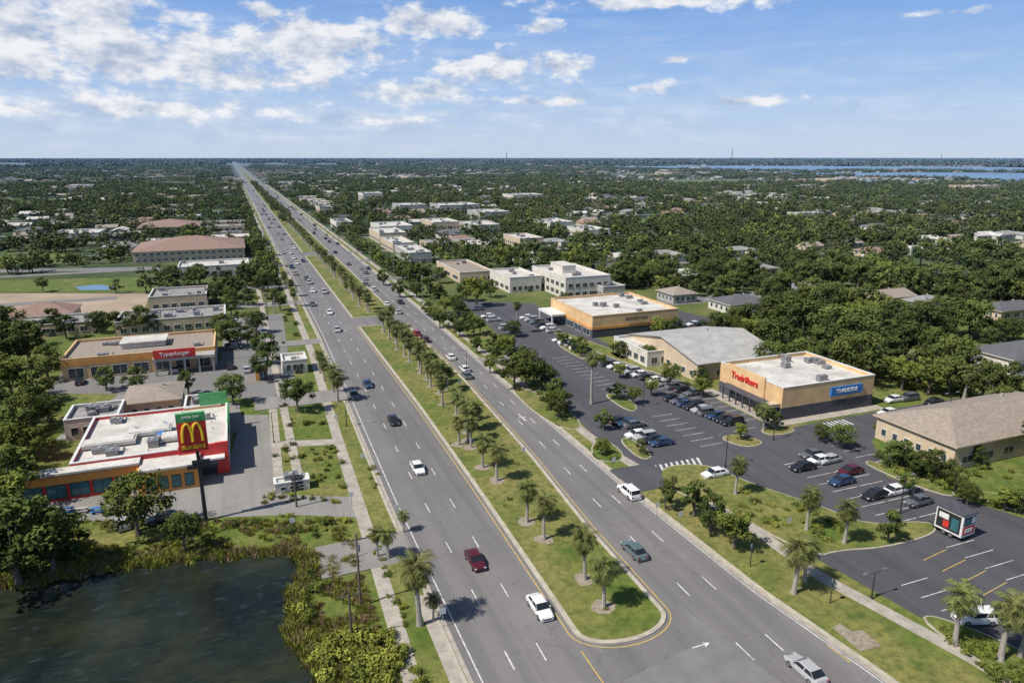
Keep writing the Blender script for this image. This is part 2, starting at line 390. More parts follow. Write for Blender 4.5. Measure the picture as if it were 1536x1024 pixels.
sheet('pond_bank', grow(pw, .8*sg), .05, mk('bank_mud', (.20, .16, .09), (.10, .09, .045), .8), world=True)
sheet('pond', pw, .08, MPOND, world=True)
BAY = [[(870, 250.5), (1100, 248.5), (1330, 250), (1600, 252), (1600, 258), (1350, 255.5), (1180, 256.5), (1000, 253.5)],
       [(1130, 260.5), (1300, 259.5), (1420, 259), (1640, 261), (1640, 279), (1520, 275), (1440, 268.5), (1300, 265.5)],
       [(1215, 272), (1300, 270.5), (1420, 273.5), (1330, 276)]]
for b in BAY: sheet('bay_water', b, .6, MBAY)
def island(pix, z=.14, mat=MGR, name='planting_island', world=False):
    p = smooth_poly(pix if world else [g(*q) for q in pix], 2)
    s_ = 1 if area(p) > 0 else -1
    m = M(); m.prism(p, 0, z, 1, 1); q = grow(p, -.22*s_)
    m.poly([(x, y, z+.03) for x, y in q], 0); m.obj(name, [mat, MKERB]); excl(p)
island([(985, 700), (1060, 695), (1110, 718), (1150, 733), (1240, 762), (1300, 788), (1395, 780), (1410, 800), (1330, 822), (1260, 826), (1225, 836), (1150, 800), (1085, 760), (1000, 735)], name='planting_bed')
island([(885, 668), (905, 656), (940, 682), (925, 695), (890, 690)]); island([(926, 660), (945, 656), (984, 684), (962, 692)]); island([(1075, 657), (1105, 650), (1152, 664), (1120, 673)])
island([(820, 500), (850, 498), (1010, 560), (1000, 568)]) ; island([(1290, 695), (1310, 690), (1440, 738), (1420, 748)]); island([(1440, 740), (1480, 735), (1600, 772), (1600, 790)], mat=MGL)
island([(760, 575), (835, 600), (880, 640), (850, 648), (790, 612)]); island([(900, 590), (935, 592), (960, 612), (945, 620)])
island([(1375, 930), (1400, 920), (1560, 985), (1600, 1040), (1540, 1040)])
island([(82.2, 160), (84.2, 160), (84.2, 176), (82.2, 176)], world=True); island([(91.8, 156), (93.8, 156), (93.8, 163), (91.8, 163)], world=True); island([(92.1, 99), (99, 99), (99, 103), (92.1, 103)], world=True)
for u, v in ((1285, 955),):
    x, y = g(u, v); m = M(); m.prism([(x-1.6, y-2), (x+1.2, y-2.2), (x+1.5, y+.6), (x+.2, y+.8), (x, y+2.4), (x-1.4, y+2.2)], 0, .13, 0, 0); m.obj('concrete_pad', [MMULCH])
st = M(); sty = M()
def stalls(xa, ya, yb, ln, m=None, sl=0.0):
    y = ya
    while y <= yb: seg(m or st, xa-ln/2, y-sl, xa+ln/2, y+sl, .12, .03); y += 2.75
stalls(90, 104, 156, 5.2); stalls(95.6, 108, 156, 5.2); stalls(79, 100, 118, 5); stalls(88, 66, 90, 5.2); stalls(93.6, 66, 88, 5.2); stalls(102, 72, 96, 5); stalls(78, 128, 165, 5)
stalls(84, 44, 58, 5.4, sty, .4); stalls(89.8, 42, 60, 5.4); stalls(76, 46, 56, 4.6)
for i in range(9): seg(st, 63+i*1.1, 93, 64.2+i*1.1, 96, .45, .031)
for i in range(6): seg(st, 107+i*1.0, 98, 107+i*1.0, 101, .5, .031)
st.obj('parking_stall_lines', [MWL]); sty.obj('parking_stall_lines', [MYL])
# ------------------------------------------------------------------ buildings
def openings(gl, fr, x0, x1, y, z0, z1, n, axis='x', sgn=-1, frac=.62):
    w = (x1-x0)/n
    for i in range(n):
        a = x0+w*(i+.5-frac/2); b = x0+w*(i+.5+frac/2)
        def bx(m, p, q, d, za, zb):
            if axis == 'x': m.box(p, y, za, q, y+sgn*d, zb)
            else: m.box(y, p, za, y+sgn*d, q, zb)
        bx(gl, a+.07, b-.07, .05, z0+.07, z1-.07)
        bx(fr, a, a+.07, .1, z0, z1); bx(fr, b-.07, b, .1, z0, z1); bx(fr, a+.07, b-.07, .1, z1-.07, z1); bx(fr, a+.07, b-.07, .1, z0, z0+.07)
        if b-a > 1.6: bx(fr, (a+b)/2-.03, (a+b)/2+.03, .09, z0+.07, z1-.07)
def finish(name, x, y, parts, rz=0):
    e = empty(name, (x, y, 0), rz)
    for n, (m, mats) in parts.items():
        if m.v: m.obj(n, mats, parent=e)
    return e
def flat(name, x0, y0, x1, y1, h, wall, roof=MWHR, side=-1, low=None, lowh=0, nf=5, ns=5, band=None, units=4, wz=(1, 2.6), glass=MGLS, stor=1, frac=.62, par=.6, clear=1):
    cx, cy_ = (x0+x1)/2, (y0+y1)/2; a, b = (x1-x0)/2, (y1-y0)/2
    W = M(); Rf = M(); T = M(); G_ = M(); F_ = M(); U = M(); L = M()
    t = .3
    W.box(-a, -b, lowh, a, -b+t, h+par); W.box(-a, b-t, 0, a, b, h+par); W.box(-a, -b+t, lowh, -a+t, b-t, h+par); W.box(a-t, -b+t, lowh, a, b-t, h+par)
    if lowh:
        L.box(-a-.04, -b-.04, 0, a+.04, -b+t, lowh); L.box(-a-.04, -b+t, 0, -a+t, b, lowh); L.box(a-t, -b+t, 0, a+.04, b, lowh)
    Rf.poly([(-a+t, -b+t, h), (a-t, -b+t, h), (a-t, b-t, h), (-a+t, b-t, h)])
    for q in ((-a-.08, -b-.08, a+.08, -b+t+.05), (-a-.08, b-t-.05, a+.08, b+.08), (-a-.08, -b+t+.05, -a+t+.05, b-t-.05), (a-t-.05, -b+t+.05, a+.08, b-t-.05)):
        T.box(q[0], q[1], h+par, q[2], q[3], h+par+.14)
    if band:
        z0, z1 = band[0], band[1]
        T.box(-a-.1, -b-.12, z0, a+.1, -b-.002, z1, 1); T.box((side*a), -b, z0, side*(a+.12), b, z1, 1)
    for s in range(stor):
        o = s*3.2
        if nf: openings(G_, F_, -a+.6, a-.6, -b-(.045 if lowh else .002), wz[0]+o, wz[1]+o, nf, 'x', -1, frac)
        if ns: openings(G_, F_, -b+.6, b-.6, side*(a+(.045 if lowh else .002)), wz[0]+o, wz[1]+o, ns, 'y', side, frac)
    rr = random.Random(name+str(int(x0)))
    for i in range(units):
        ux = rr.uniform(-a+2, a-2.5) if a > 3 else 0; uy = rr.uniform(-b+2, b-2.5) if b > 3 else 0
        w, d, hh = rr.uniform(1, 2.4), rr.uniform(1, 2), rr.uniform(.6, 1.3)
        U.box(ux-w/2, uy-d/2, h+.12, ux+w/2, uy+d/2, h+hh, 0); U.box(ux-w/2-.08, uy-d/2-.08, h+hh, ux+w/2+.08, uy+d/2+.08, h+hh+.07, 0)
        U.cyl((ux, uy, h+hh+.07), (ux, uy, h+hh+.22), .35, .35, 10, 1)
        U.box(ux+w*.8, uy+1, h+.002, ux+w*.8+.3, uy+1.3, h+.6, 1)
    for i in range(units):
        px_, py_ = rr.uniform(-a+1, a-1), rr.uniform(-b+1, b-1); U.cyl((px_, py_, h), (px_, py_, h+.5), .08, .08, 6, 1)
    D = M(); D.box(-.9+a*.3, -b-.06-.05*(lowh > 0), 0.02, .9+a*.3, -b-.003, 2.3)
    e = finish(name, cx, cy_, {'walls': (W, [wall]), 'lower_walls': (L, [low or wall]), 'roof': (Rf, [roof]), 'parapet_cap': (T, [MWP if not band else wall, band[2] if band else MWP]), 'windows': (G_, [glass]), 'window_frames': (F_, [MWP if wall is not MWW else MGW]), 'rooftop_units': (U, [MMET, MGW]), 'door': (D, [MGLS])})
    excl([(x0-clear, y0-clear*(1 if clear == 1 else 2)), (x1+1, y0-clear*(1 if clear == 1 else 2)), (x1+1, y1+1), (x0-clear, y1+1)]); return e, a, b
def roofgeo(Rf, Wg, a, b, h, rh, hip, along, ov=.6, z0=None):
    if along == 'x':
        tr = lambda x, y, z: (x, y, z); A, B = a, b
    else:
        tr = lambda x, y, z: (-y, x, z); A, B = b, a
    A += ov; B += ov; r = A-(B if hip else 0)
    r = max(r, .3); zb = h-.02
    p = [tr(-A, -B, zb), tr(A, -B, zb), tr(A, B, zb), tr(-A, B, zb), tr(-r, 0, h+rh), tr(r, 0, h+rh)]
    Rf.poly([p[0], p[1], p[5], p[4]]); Rf.poly([p[2], p[3], p[4], p[5]])
    if hip: Rf.poly([p[1], p[2], p[5]]); Rf.poly([p[3], p[0], p[4]])
    else:
        A2 = A-ov; B2 = B-ov; hb = h+rh*(ov/B)
        Wg.poly([tr(A2, -B2, h-.05), tr(A2, B2, h-.05), tr(A2, B2, hb-.05), tr(A2, 0, h+rh-.06), tr(A2, -B2, hb-.05)])
        Wg.poly([tr(-A2, B2, h-.05), tr(-A2, -B2, h-.05), tr(-A2, -B2, hb-.05), tr(-A2, 0, h+rh-.06), tr(-A2, B2, hb-.05)])
    z1 = zb-.22
    c = [tr(-A, -B, zb), tr(A, -B, zb), tr(A, B, zb), tr(-A, B, zb)]
    for i in range(4):
        q, s = c[i], c[(i+1) % 4]
        if not hip and i in (1, 3): continue
        Wg.poly([(q[0], q[1], z1), (s[0], s[1], z1), (s[0], s[1], zb), (q[0], q[1], zb)])
    if hip: Wg.poly([(q[0], q[1], z1) for q in c[::-1]])
def pitched(name, x0, y0, x1, y1, h, rh, wall, roof, hip=True, along='y', nf=4, ns=6, side=-1, stor=1, wz=(1, 2.4)):
    cx, cy_ = (x0+x1)/2, (y0+y1)/2; a, b = (x1-x0)/2, (y1-y0)/2
    W = M(); Rf = M(); G_ = M(); F_ = M(); D = M(); V = M()
    W.box(-a, -b, 0, a, b, h-.25, 0, False)
    W.box(-a+.01, -b+.01, h-.25, a-.01, b-.01, h-.03)
    roofgeo(Rf, W, a, b, h, rh, hip, along)
    for s in range(stor):
        if nf: openings(G_, F_, -a+.6, a-.6, -b-.002, wz[0]+s*3, wz[1]+s*3, nf, 'x', -1, .5)
        if ns: openings(G_, F_, -b+.6, b-.6, side*(a+.002), wz[0]+s*3, wz[1]+s*3, ns, 'y', side, .45)
    D.box(-.5, -b-.05, .02, .5, -b-.003, 2.15)
    V.box(a*.3, b*.2, h, a*.3+.4, b*.2+.4, h+rh*.95+.2)
    k = 14 if name == 'suburban_house' else 1
    excl([(x0-1-k*.5, y0-k), (x1+1, y0-k), (x1+1, y1+1), (x0-1-k*.5, y1+1)])
    return finish(name, cx, cy_, {'walls': (W, [wall]), 'roof': (Rf, [roof]), 'windows': (G_, [MGLS]), 'window_frames': (F_, [MWP]), 'door': (D, [MWP]), 'roof_vent': (V, [MGW])})
def rblk(cu, cv, ur, ul, mw=999, ml=999):
    X, Y = g(cu, cv)
    W = solve(lambda w: P(X+w, Y)[0], ur); L = solve(lambda l: P(X, Y+l)[0], ul)
    return X, Y, X+min(W, mw), Y+min(L, ml)
def lblk(cu, cv, ul, L):
    X, Y = g(cu, cv); W = solve(lambda w: P(X-w, Y)[0], ul)
    return X-W, Y, X, Y+L
# R1 corner store
x0, y0, x1, y1 = rblk(1170, 631, 1306, 1078)
e, a, b = flat('corner_store', x0, y0, x1, y1, 6.2, MYW, MWHR, -1, MDW, 2.7, nf=0, ns=0, units=7, par=.8)
m2 = M(); m2.box(a*.02, -b-.3, 3.7, a*.72, -b-.02, 5.6); m2.obj('sign_panel', [MBL], e)
text('TRADESIDE', 1.15, (a*.37, -b-.36, 4.65), (math.pi/2, 0, 0), MWP, e)
m = M(); m.box(-a-.25, -b+2, 2.9, -a-2.4, b-4, 3.15)
for i in range(7): yq = -b+2.3+i*(2*b-6.6)/6; m.box(-a-2.35, yq-.12, .02, -a-2.1, yq+.12, 2.9)
m.obj('canopy', [MDW], e)
G_ = M(); F_ = M(); openings(G_, F_, -b+2, b-4, -a-.05, .3, 2.6, 8, 'y', -1, .9); G_.obj('windows', [MGLS], e); F_.obj('window_frames', [MMET], e)
m = M(); m.box(-a-.35, -b+b*.5, 3.2, -a-.045, -b+b*1.75, 7.7); m.obj('entrance_parapet', [MYW], e)
text('Tradrifters', 1.95, (-a-.42, -b+b*1.12, 5.6), (math.pi/2, 0, -math.pi/2), MRW, e, .15)
m = M(); m.box(-a-3.2, -b+.2, 3.0, -a-.3, -b+1.9, 3.7); m.box(-a-3.1, -b+.3, .02, -a-2.8, -b+.6, 3.0); m.obj('portico', [MTW], e)
sheet('sidewalk', [(x0-3.5, y0-2.5), (x1+1.5, y0-2.5), (x1+1.5, y0), (x0, y0), (x0, y1+2), (x0-3.5, y1+2)], .05, MCON, world=True, ex=False)
x0, y0, x1, y1 = rblk(1045, 573, 1168, 945)
pitched('gabled_hall', x0, y0, x1, y1, 4.6, 3.0, MTW, mk('roof_light_grey', (.47, .46, .445), (.35, .345, .33), .4, grime=(.27, .26, .25)), False, 'x', 6, 9)
x0, y0, x1, y1 = rblk(985, 556, 1040, 925)
flat('white_annex', x0-1, y0+3, x1-2, y1, 3.6, MWW, MWHR, nf=3, ns=5, units=2)
x0, y0, x1, y1 = rblk(888, 507, 1016, 826)
e, a, b = flat('tan_store', x0, y0, x1, y1, 6.0, MYW, MWHR, -1, MDW, 2.4, nf=0, ns=5, units=8, band=(2.5, 3.3, MOW), wz=(.3, 2.3), frac=.8)
text('BANESTORE', 1.4, (0, -b-.3, 4.9), (math.pi/2, 0, 0), MDW, e)
m = M(); m.box(-a-5, b-12, 3.2, -a-.15, b-1, 3.8)
for q in (b-11.5, b-1.6): m.box(-a-4.8, q, 0.02, -a-4.4, q+.4, 3.2)
m.obj('canopy', [MWP], e)
x0, y0, x1, y1 = rblk(848, 449, 915, 798); e, a, b = flat('white_office', x0, y0, x1, y1, 7.6, MWW, MWHR, nf=6, ns=7, stor=2, units=6, clear=8, wz=(1, 2.6))
m = M(); m.box(-a*.5, -b*.2, 7.62, a*.1, b*.5, 10.6); m.box(-a*.5-.2, -b*.2-.2, 10.6, a*.1+.2, b*.5+.2, 10.8); m.obj('penthouse', [MWW], e)
x0, y0, x1, y1 = rblk(905, 452, 945, 880); flat('low_office', x0+2, y0+4, x1, y1, 4, MGW, MGRR, nf=3, ns=3, units=2)
x0, y0, x1, y1 = rblk(765, 440, 812, 735); flat('white_shop', x0, y0, x1, y1, 5.6, MWW, MWHR, nf=5, ns=4, units=3, clear=6)
x0, y0, x1, y1 = rblk(690, 425, 740, 655); flat('low_shop', x0, y0, x1, y1, 4.0, MTW, MTNR, nf=5, ns=3, units=2, clear=6)
x0, y0, x1, y1 = rblk(1428, 706, 1640, 1312); pitched('beige_apartment_house', x0, y0, x1, y1, 4.6, 3.2, MTW, MTNR, True, 'x', 7, 6)
x0, y0, x1, y1 = rblk(1515, 562, 1650, 1450); pitched('grey_house', x0, y0, x1, y1, 4.0, 2.4, MWW, MDKR, True, 'y', 5, 6)
for i, (cu, cv, ur, ul, rf, hp) in enumerate([(1095, 472, 1155, 1062, MDKR, 1), (1320, 462, 1372, 1282, MTNR, 0), (1385, 470, 1420, 1352, MGRR, 1), (1190, 450, 1240, 1160, MGRR, 0), (1500, 482, 1560, 1462, MDKR, 1), (1010, 456, 1045, 985, MTNR, 1), (1400, 425, 1450, 1370, MDKR, 0), (1130, 415, 1165, 1105, MGRR, 1), (1020, 425, 1050, 1000, MWHR, 0)]):
    x0, y0, x1, y1 = rblk(cu, cv, ur, ul, 24, 16); pitched('suburban_house', x0, y0, x1, y1, 3.4, 2.0, [MWW, MTW, MGW][i % 3], rf, bool(hp), 'x', 4, 4)
# left side
x0, y0, x1, y1 = lblk(345, 706, 112, 22)
e, a, b = flat('fast_food_restaurant', x0, y0, x1, y1, 4.6, MRW, MWHR, 1, nf=0, ns=5, units=9, wz=(.4, 2.8), frac=.8, par=.5)
cx, cy_ = (x0+x1)/2, (y0+y1)/2
xw0, yw0 = g(30, 760); xw1, _ = g(178, 742)
W = M(); W.box(xw0-cx, yw0-cy_, 0, xw1-cx+3, y0-cy_-.01, 4.4); W.obj('front_wing_walls', [MRW], e)
W = M(); W.box(xw0-cx-.5, yw0-cy_-.5, 4.4, xw1-cx+3.4, y0-cy_-.02, 4.75); W.obj('front_wing_roof', [MWHR], e)
W = M(); W.box(xw0-cx-.25, yw0-cy_-.3, 2.9, xw1-cx+3.2, yw0-cy_-.005, 4.2); W.obj('orange_fascia', [MOW], e)
G_ = M(); F_ = M(); openings(G_, F_, xw0-cx+.3, xw1-cx+2.7, yw0-cy_-.004, .45, 2.8, 5, 'x', -1, .86); G_.obj('front_windows', [MTEAL], e); F_.obj('front_window_frames', [MBK], e)
T = M(); T.box(xw1-cx+3.01, y0-cy_-4.5, 0, xw1-cx+12, y0-cy_-.01, 3.9); T.obj('middle_wing', [MOW], e)
T = M(); T.box(xw1-cx+3.45, y0-cy_-5, 3.9, xw1-cx+12.3, y0-cy_-.03, 4.25); T.obj('middle_wing_roof', [MWHR], e)
G_ = M(); F_ = M(); openings(G_, F_, xw1-cx+4, xw1-cx+11.5, y0-cy_-4.503, .5, 2.7, 4, 'x', -1, .7); G_.obj('middle_windows', [MTEAL], e); F_.obj('middle_window_frames', [MBK], e)
T = M(); T.box(a-7.5, -b-.5, 0, a-4.9, -b-.01, 5.6); T.box(a-1.9, -b-.5, 0, a+.1, -b-.01, 5.6); T.box(a-4.89, -b-.45, 3.1, a-1.91, -b-.015, 5.5); T.obj('entrance_frame', [MRW], e)
T = M(); T.box(a-4.85, -b-.2, .05, a-1.95, -b-.02, 3.05); T.obj('entrance_glass', [MGLS], e)
T = M(); T.box(a-9, -b-2.2, 3.3, a-.5, -b-.55, 3.6); T.obj('entrance_canopy', [MWP], e)
T = M(); T.box(a+.05, -b+9, 3.2, a+.25, b-2, 6.0); T.box(a-5, b-.5, 4.9, a, b-.2, 7.6); T.obj('green_sign_wall', [MGS], e)
T = M()
for xx, yy2, w in ((-a*.6, -b*.3, 4), (-a*.1, 0, 3.5), (a*.35, -b*.4, 3)): T.box(xx-w, yy2-1.6, 4.9, xx+w, yy2+1.6, 5.5); T.box(xx-w+.3, yy2-1.3, 5.5, xx+w-.3, yy2+1.3, 5.65)
T.obj('roof_plinths', [MWHR], e)
T = M(); T.poly([(0, -3, 5.0), (1.2, -3.4, 5.5), (1.6, 2.4, 5.5), (.4, 2.8, 5.0)]); T.obj('blue_tarp', [MBL], e)
x0, y0, x1, y1 = lblk(182, 652, 100, 9); flat('service_building', x0, y0, x1, y1, 3.6, MWW, MGRR, 1, nf=4, ns=2, units=5)
x0, y0, x1, y1 = lblk(272, 622, 190, 12); pitched('tan_roof_shop', x0, y0, x1, y1, 3.8, 1.2, MTW, MTNR, True, 'x', 4, 2, 1)
x0, y0, x1, y1 = lblk(335, 642, 280, 8); flat('brick_annex', x0, y0, x1, y1, 4.4, MOW, MGRR, 1, nf=3, ns=2, units=3)
x0, y0, x1, y1 = lblk(325, 549, 95, 20)
e, a, b = flat('orange_store', x0, y0, x1, y1, 4.6, MYW, MTNR, 1, nf=7, ns=4, units=8, band=(3.5, 4.9, MOW), wz=(.4, 2.9), frac=.7)
T = M(); T.box(a*.18, -b-4.5, 3.7, a, -b-.15, 4.4)
for i in range(5): xx = a*.2+i*a*.19; T.box(xx, -b-4.4, .02, xx+.4, -b-4.0, 3.7)
T.obj('porch', [MGW], e)
T = M(); T.box(a*.2, -b-4.7, 4.45, a*.75, -b-4.3, 6.6); T.obj('sign_panel', [MRW], e)
text('Typaydurger', 1.3, (a*.475, -b-4.75, 5.5), (math.pi/2, 0, 0), MWP, e)
T = M(); T.box(-a*.3, -b*.2, 4.72, a*.3, b*.5, 6.0); T.box(-a*.3-.3, -b*.2-.3, 6.0, a*.3+.3, b*.5+.3, 6.2); T.obj('roof_monitor', [MWHR], e)
x0, y0, x1, y1 = lblk(340, 493, 175, 16); flat('long_grey_shop', x0, y0, x1, y1, 4.0, MTW, MGRR, 1, nf=10, ns=4, units=6)
x0, y0, x1, y1 = lblk(312, 462, 225, 18); flat('tan_shop', x0, y0, x1, y1, 4.6, MTW, MGRR, 1, nf=6, ns=4, units=4)
x0, y0, x1, y1 = lblk(140, 500, -40, 14); flat('low_white_shop', x0, y0, x1, y1, 3.2, MTW, MGRR, 1, nf=9, ns=3, units=6)
x0, y0, x1, y1 = lblk(110, 484, 10, 14); pitched('brown_roof_hall', x0, y0, x1, y1, 3.4, 2.6, MTW, MBRR, True, 'x', 5, 2, 1)
x0, y0, x1, y1 = lblk(462, 559, 425, 7); flat('roadside_kiosk', x0, y0, x1, y1, 3.0, MWW, MWHR, 1, nf=3, ns=2, units=1)
x0, y0, x1, y1 = lblk(402, 570, 384, 4); flat('orange_kiosk', x0, y0, x1, y1, 3.4, MOW, MOW, 1, nf=1, ns=1, units=1)
x0, y0, x1, y1 = lblk(465, 733, 413, 2.4); flat('utility_shed', x0, y0, x1, y1, 1.5, MWW, MWHR, 1, nf=3, ns=1, units=1, wz=(.5, 1.1), par=.2)
x0, y0, x1, y1 = lblk(368, 388, 200, 45); pitched('brown_roof_apartments', x0, y0, x1, y1, 6, 5, MTW, MBRR, True, 'x', 16, 8, 1, 2, wz=(.8, 2.0))
excl([(x0-20, y0-40), (x1+5, y0-40), (x1+5, y0), (x0-20, y0)])
x0, y0, x1, y1 = lblk(300, 352, 208, 40); pitched('brown_roof_apartments', x0, y0, x1, y1, 6, 4, MTW, MBRR, True, 'x', 12, 6, 1)
x0, y0, x1, y1 = lblk(375, 412, 268, 20); flat('long_white_shop', x0, y0, x1, y1, 4.4, MWW, MWHR, 1, nf=9, ns=3, units=4, clear=6)
x0, y0, x1, y1 = lblk(150, 362, 80, 30); flat('white_warehouse', x0, y0, x1, y1, 5, MWW, MWHR, 1, nf=8, ns=3, units=4, clear=8)
for cu, cv, ur, ul, h in [(660, 322, 720, 600, 8), (720, 330, 765, 680, 6), (545, 302, 575, 520, 9), (570, 366, 610, 540, 6), (615, 396, 648, 580, 5), (570, 352, 620, 525, 5), (770, 305, 815, 740, 9), (505, 345, 530, 482, 5), (710, 350, 750, 680, 5), (880, 358, 915, 850, 5), (480, 322, 500, 465, 6), (825, 345, 860, 800, 5), (1200, 330, 1235, 1180, 5), (590, 380, 622, 563, 5), (650, 345, 690, 620, 5), (780, 372, 815, 755, 5), (600, 318, 640, 575, 6)]:
    x0, y0, x1, y1 = rblk(cu, cv, ur, ul, 50, 36); flat('commercial_block', x0, y0, x1, y1, h, R.choice([MWW, MGW, MTW]), R.choice([MWHR, MGRR, MWHR]), nf=8, ns=8, stor=2 if h > 6.5 else 1, units=6, clear=9)
# ------------------------------------------------------------------ vegetation prototypes
def quadleaf(m, c, nrm, s, mi, t, asp=.7):
    a = nrm.orthogonal().normalized(); th = R.uniform(0, 6.28); b = nrm.cross(a)
    p = a*math.cos(th)+b*math.sin(th); q = nrm.cross(p)
    p = p*s; q = q*s*asp
    m.poly([c-p, c-q*R.uniform(.6, 1)+p*.2, c+p, c+q*R.uniform(.6, 1)-p*.1], mi, t)
def rv():
    while True:
        v = Vector((R.uniform(-1, 1), R.uniform(-1, 1), R.uniform(-1, 1)))
        if .05 < v.length < 1: return v
def clump(m, c, r, n, s, mi, base):
    for _ in range(n):
        d = rv().normalized(); rr = r*R.uniform(.5, 1.08)
        p = c+Vector((d.x, d.y, d.z*.8))*rr
        nn = (d*.8+rv()*.6+Vector((0, 0, .35))).normalized()
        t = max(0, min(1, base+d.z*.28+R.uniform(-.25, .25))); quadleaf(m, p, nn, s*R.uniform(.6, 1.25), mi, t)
def tree(name, lm, h=8, cw=3.8, ncl=26, nl=70, ls=.30, trunk=True, ch=.62):
    m = M(); th = h*(1-ch)
    zc = h*(1-ch/2); rz_ = h*ch/2
    if trunk:
        m.cyl((0, 0, 0), (.1, .05, th*.9), .30, .2, 8, 0, False); m.cyl((.1, .05, th*.9), (.15, .1, th*1.5), .2, .1, 7, 0, False)
    ph = [R.uniform(0, 6.28) for _ in range(3)]
    for i in range(ncl):
        a = R.uniform(0, 6.283); k = math.sqrt(R.uniform(.02, 1)); zz = R.uniform(-1, 1)
        lob = 1+.22*math.sin(2*a+ph[0])+.15*math.sin(3*a+ph[1])
        w = math.sqrt(max(.08, 1-zz*zz*.85)) if zz > -.3 else .85
        rad = cw*.84*k*lob*w
        c = Vector((rad*math.cos(a), rad*math.sin(a), zc+rz_*.8*zz))
        r = R.uniform(.75, 1.35)*cw/4.2
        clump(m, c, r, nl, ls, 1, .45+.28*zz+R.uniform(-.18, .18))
        if trunk and i % 3 == 0:
            m.cyl((.08, .04, th*R.uniform(.6, .95)), tuple(c*.85+Vector((0, 0, zc*.1))), .09, .03, 5, 0, False)
    return m.mesh(name, [MTR, lm], tint=True)
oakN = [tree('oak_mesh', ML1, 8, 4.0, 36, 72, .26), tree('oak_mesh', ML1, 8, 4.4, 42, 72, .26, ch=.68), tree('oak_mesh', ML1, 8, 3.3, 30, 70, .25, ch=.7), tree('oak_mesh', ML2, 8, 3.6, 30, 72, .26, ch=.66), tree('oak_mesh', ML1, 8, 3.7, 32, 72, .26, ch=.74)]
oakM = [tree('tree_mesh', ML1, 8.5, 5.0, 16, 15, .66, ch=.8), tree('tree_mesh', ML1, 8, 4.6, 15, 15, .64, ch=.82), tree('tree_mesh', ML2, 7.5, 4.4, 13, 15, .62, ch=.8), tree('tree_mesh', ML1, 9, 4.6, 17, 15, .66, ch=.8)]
def grove(name, w, h, n, ls):
    m = M()
    for i in range(n):
        a = R.uniform(0, 6.28); r = w*math.sqrt(R.random()); c = Vector((r*math.cos(a), r*math.sin(a), h*R.uniform(.25, .7)))
        clump(m, c, R.uniform(.7, 1.2)*h*.42, 13, ls, 1, .5+R.uniform(-.3, .3))
    return m.mesh(name, [MTR, ML1], tint=True)
groveM = [grove('grove_mesh', 18, 9.5, 22, 1.6) for _ in range(3)]
groveF = [grove('grove_mesh', 60, 13, 42, 4.2) for _ in range(2)]
bushN = []
for i, lm in enumerate((ML1, ML2, MLW)):
    m = M()
    for k in range(9):
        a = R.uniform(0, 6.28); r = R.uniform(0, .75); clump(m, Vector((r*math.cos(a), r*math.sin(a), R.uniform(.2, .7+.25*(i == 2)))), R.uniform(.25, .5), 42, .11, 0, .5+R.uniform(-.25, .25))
    bushN.append(m.mesh('bush_mesh', [lm], tint=True))
tuft = []
for i in range(2):
    m = M()
    for k in range(40):
        a = R.uniform(0, 6.28); r = R.uniform(0, .45); d = Vector((R.uniform(-.3, .3), R.uniform(-.3, .3), R.uniform(.3, .6))); b0 = Vector((r*math.cos(a), r*math.sin(a), 0)); s_ = Vector((math.cos(a+1), math.sin(a+1), 0))*.05
        m.poly([b0-s_, b0+s_, b0+d], 0, R.uniform(.2, 1))
    tuft.append(m.mesh('tuft_mesh', [MLW if i else MDRY], tint=True))
def palm(name, ht=5.3, fl=2.0, nf=40, lean=.2):
    m = M(); pr = None
    for i in range(9):
        t = i/8; z = ht*t; p = (lean*t*t, .1*math.sin(t*3), z); r = .27-.10*t+.10*max(0, .15-t)/.15
        if pr: m.cyl(pr[0], p, pr[1], r, 9, 0, False)
        pr = (p, r)
    top = Vector(pr[0]); m.cyl(top, top+Vector((0, 0, .5)), .22, .1, 8, 0)
    for i in range(nf):
        az = i*2.399+R.uniform(-.2, .2); q = (i+.5)/nf
        el = math.radians(78-118*q**.85+R.uniform(-8, 8)); L = fl*R.uniform(.85, 1.12); dry = q > .93
        p = top+Vector((0, 0, .35-.4*q)); n = 7; h_ = Vector((math.cos(az), math.sin(az), 0)); side = Vector((-math.sin(az), math.cos(az), 0))
        prev = p
        for k in range(n):
            e_ = el-math.radians(14)*k*(.7+.5*q); d = h_*math.cos(e_)+Vector((0, 0, math.sin(e_))); nx = prev+d*(L/n)
            w0 = .03; m.poly([prev-side*w0, prev+side*w0, nx+side*w0*.6, nx-side*w0*.6], 2 if dry else 1, .7)
            if k > 0:
                ll = L*.42*(1-.45*abs(k-3)/4)
                for sgn in (-1, 1):
                    for jj in (0, .5):
                        b0 = prev.lerp(nx, jj); tip = b0+side*sgn*ll*.75+d*ll*.65+Vector((0, 0, -ll*R.uniform(.15, .5))); ww = d*.065
                        m.poly([b0-ww, b0+ww, tip+ww*.3, tip-ww*.3], 2 if dry else 1, R.uniform(.1, 1)*(1-.5*q))
            prev = nx
    return m.mesh(name, [MPT, MLP, MDRY], tint=True)
palmN = [palm('palm_mesh'), palm('palm_mesh', 5.0, 2.1, 36, -.2), palm('palm_mesh', 5.5, 1.9, 42, .35)]
palmT = palm('palm_mesh_tall', 9.5, 1.9, 36, .5)
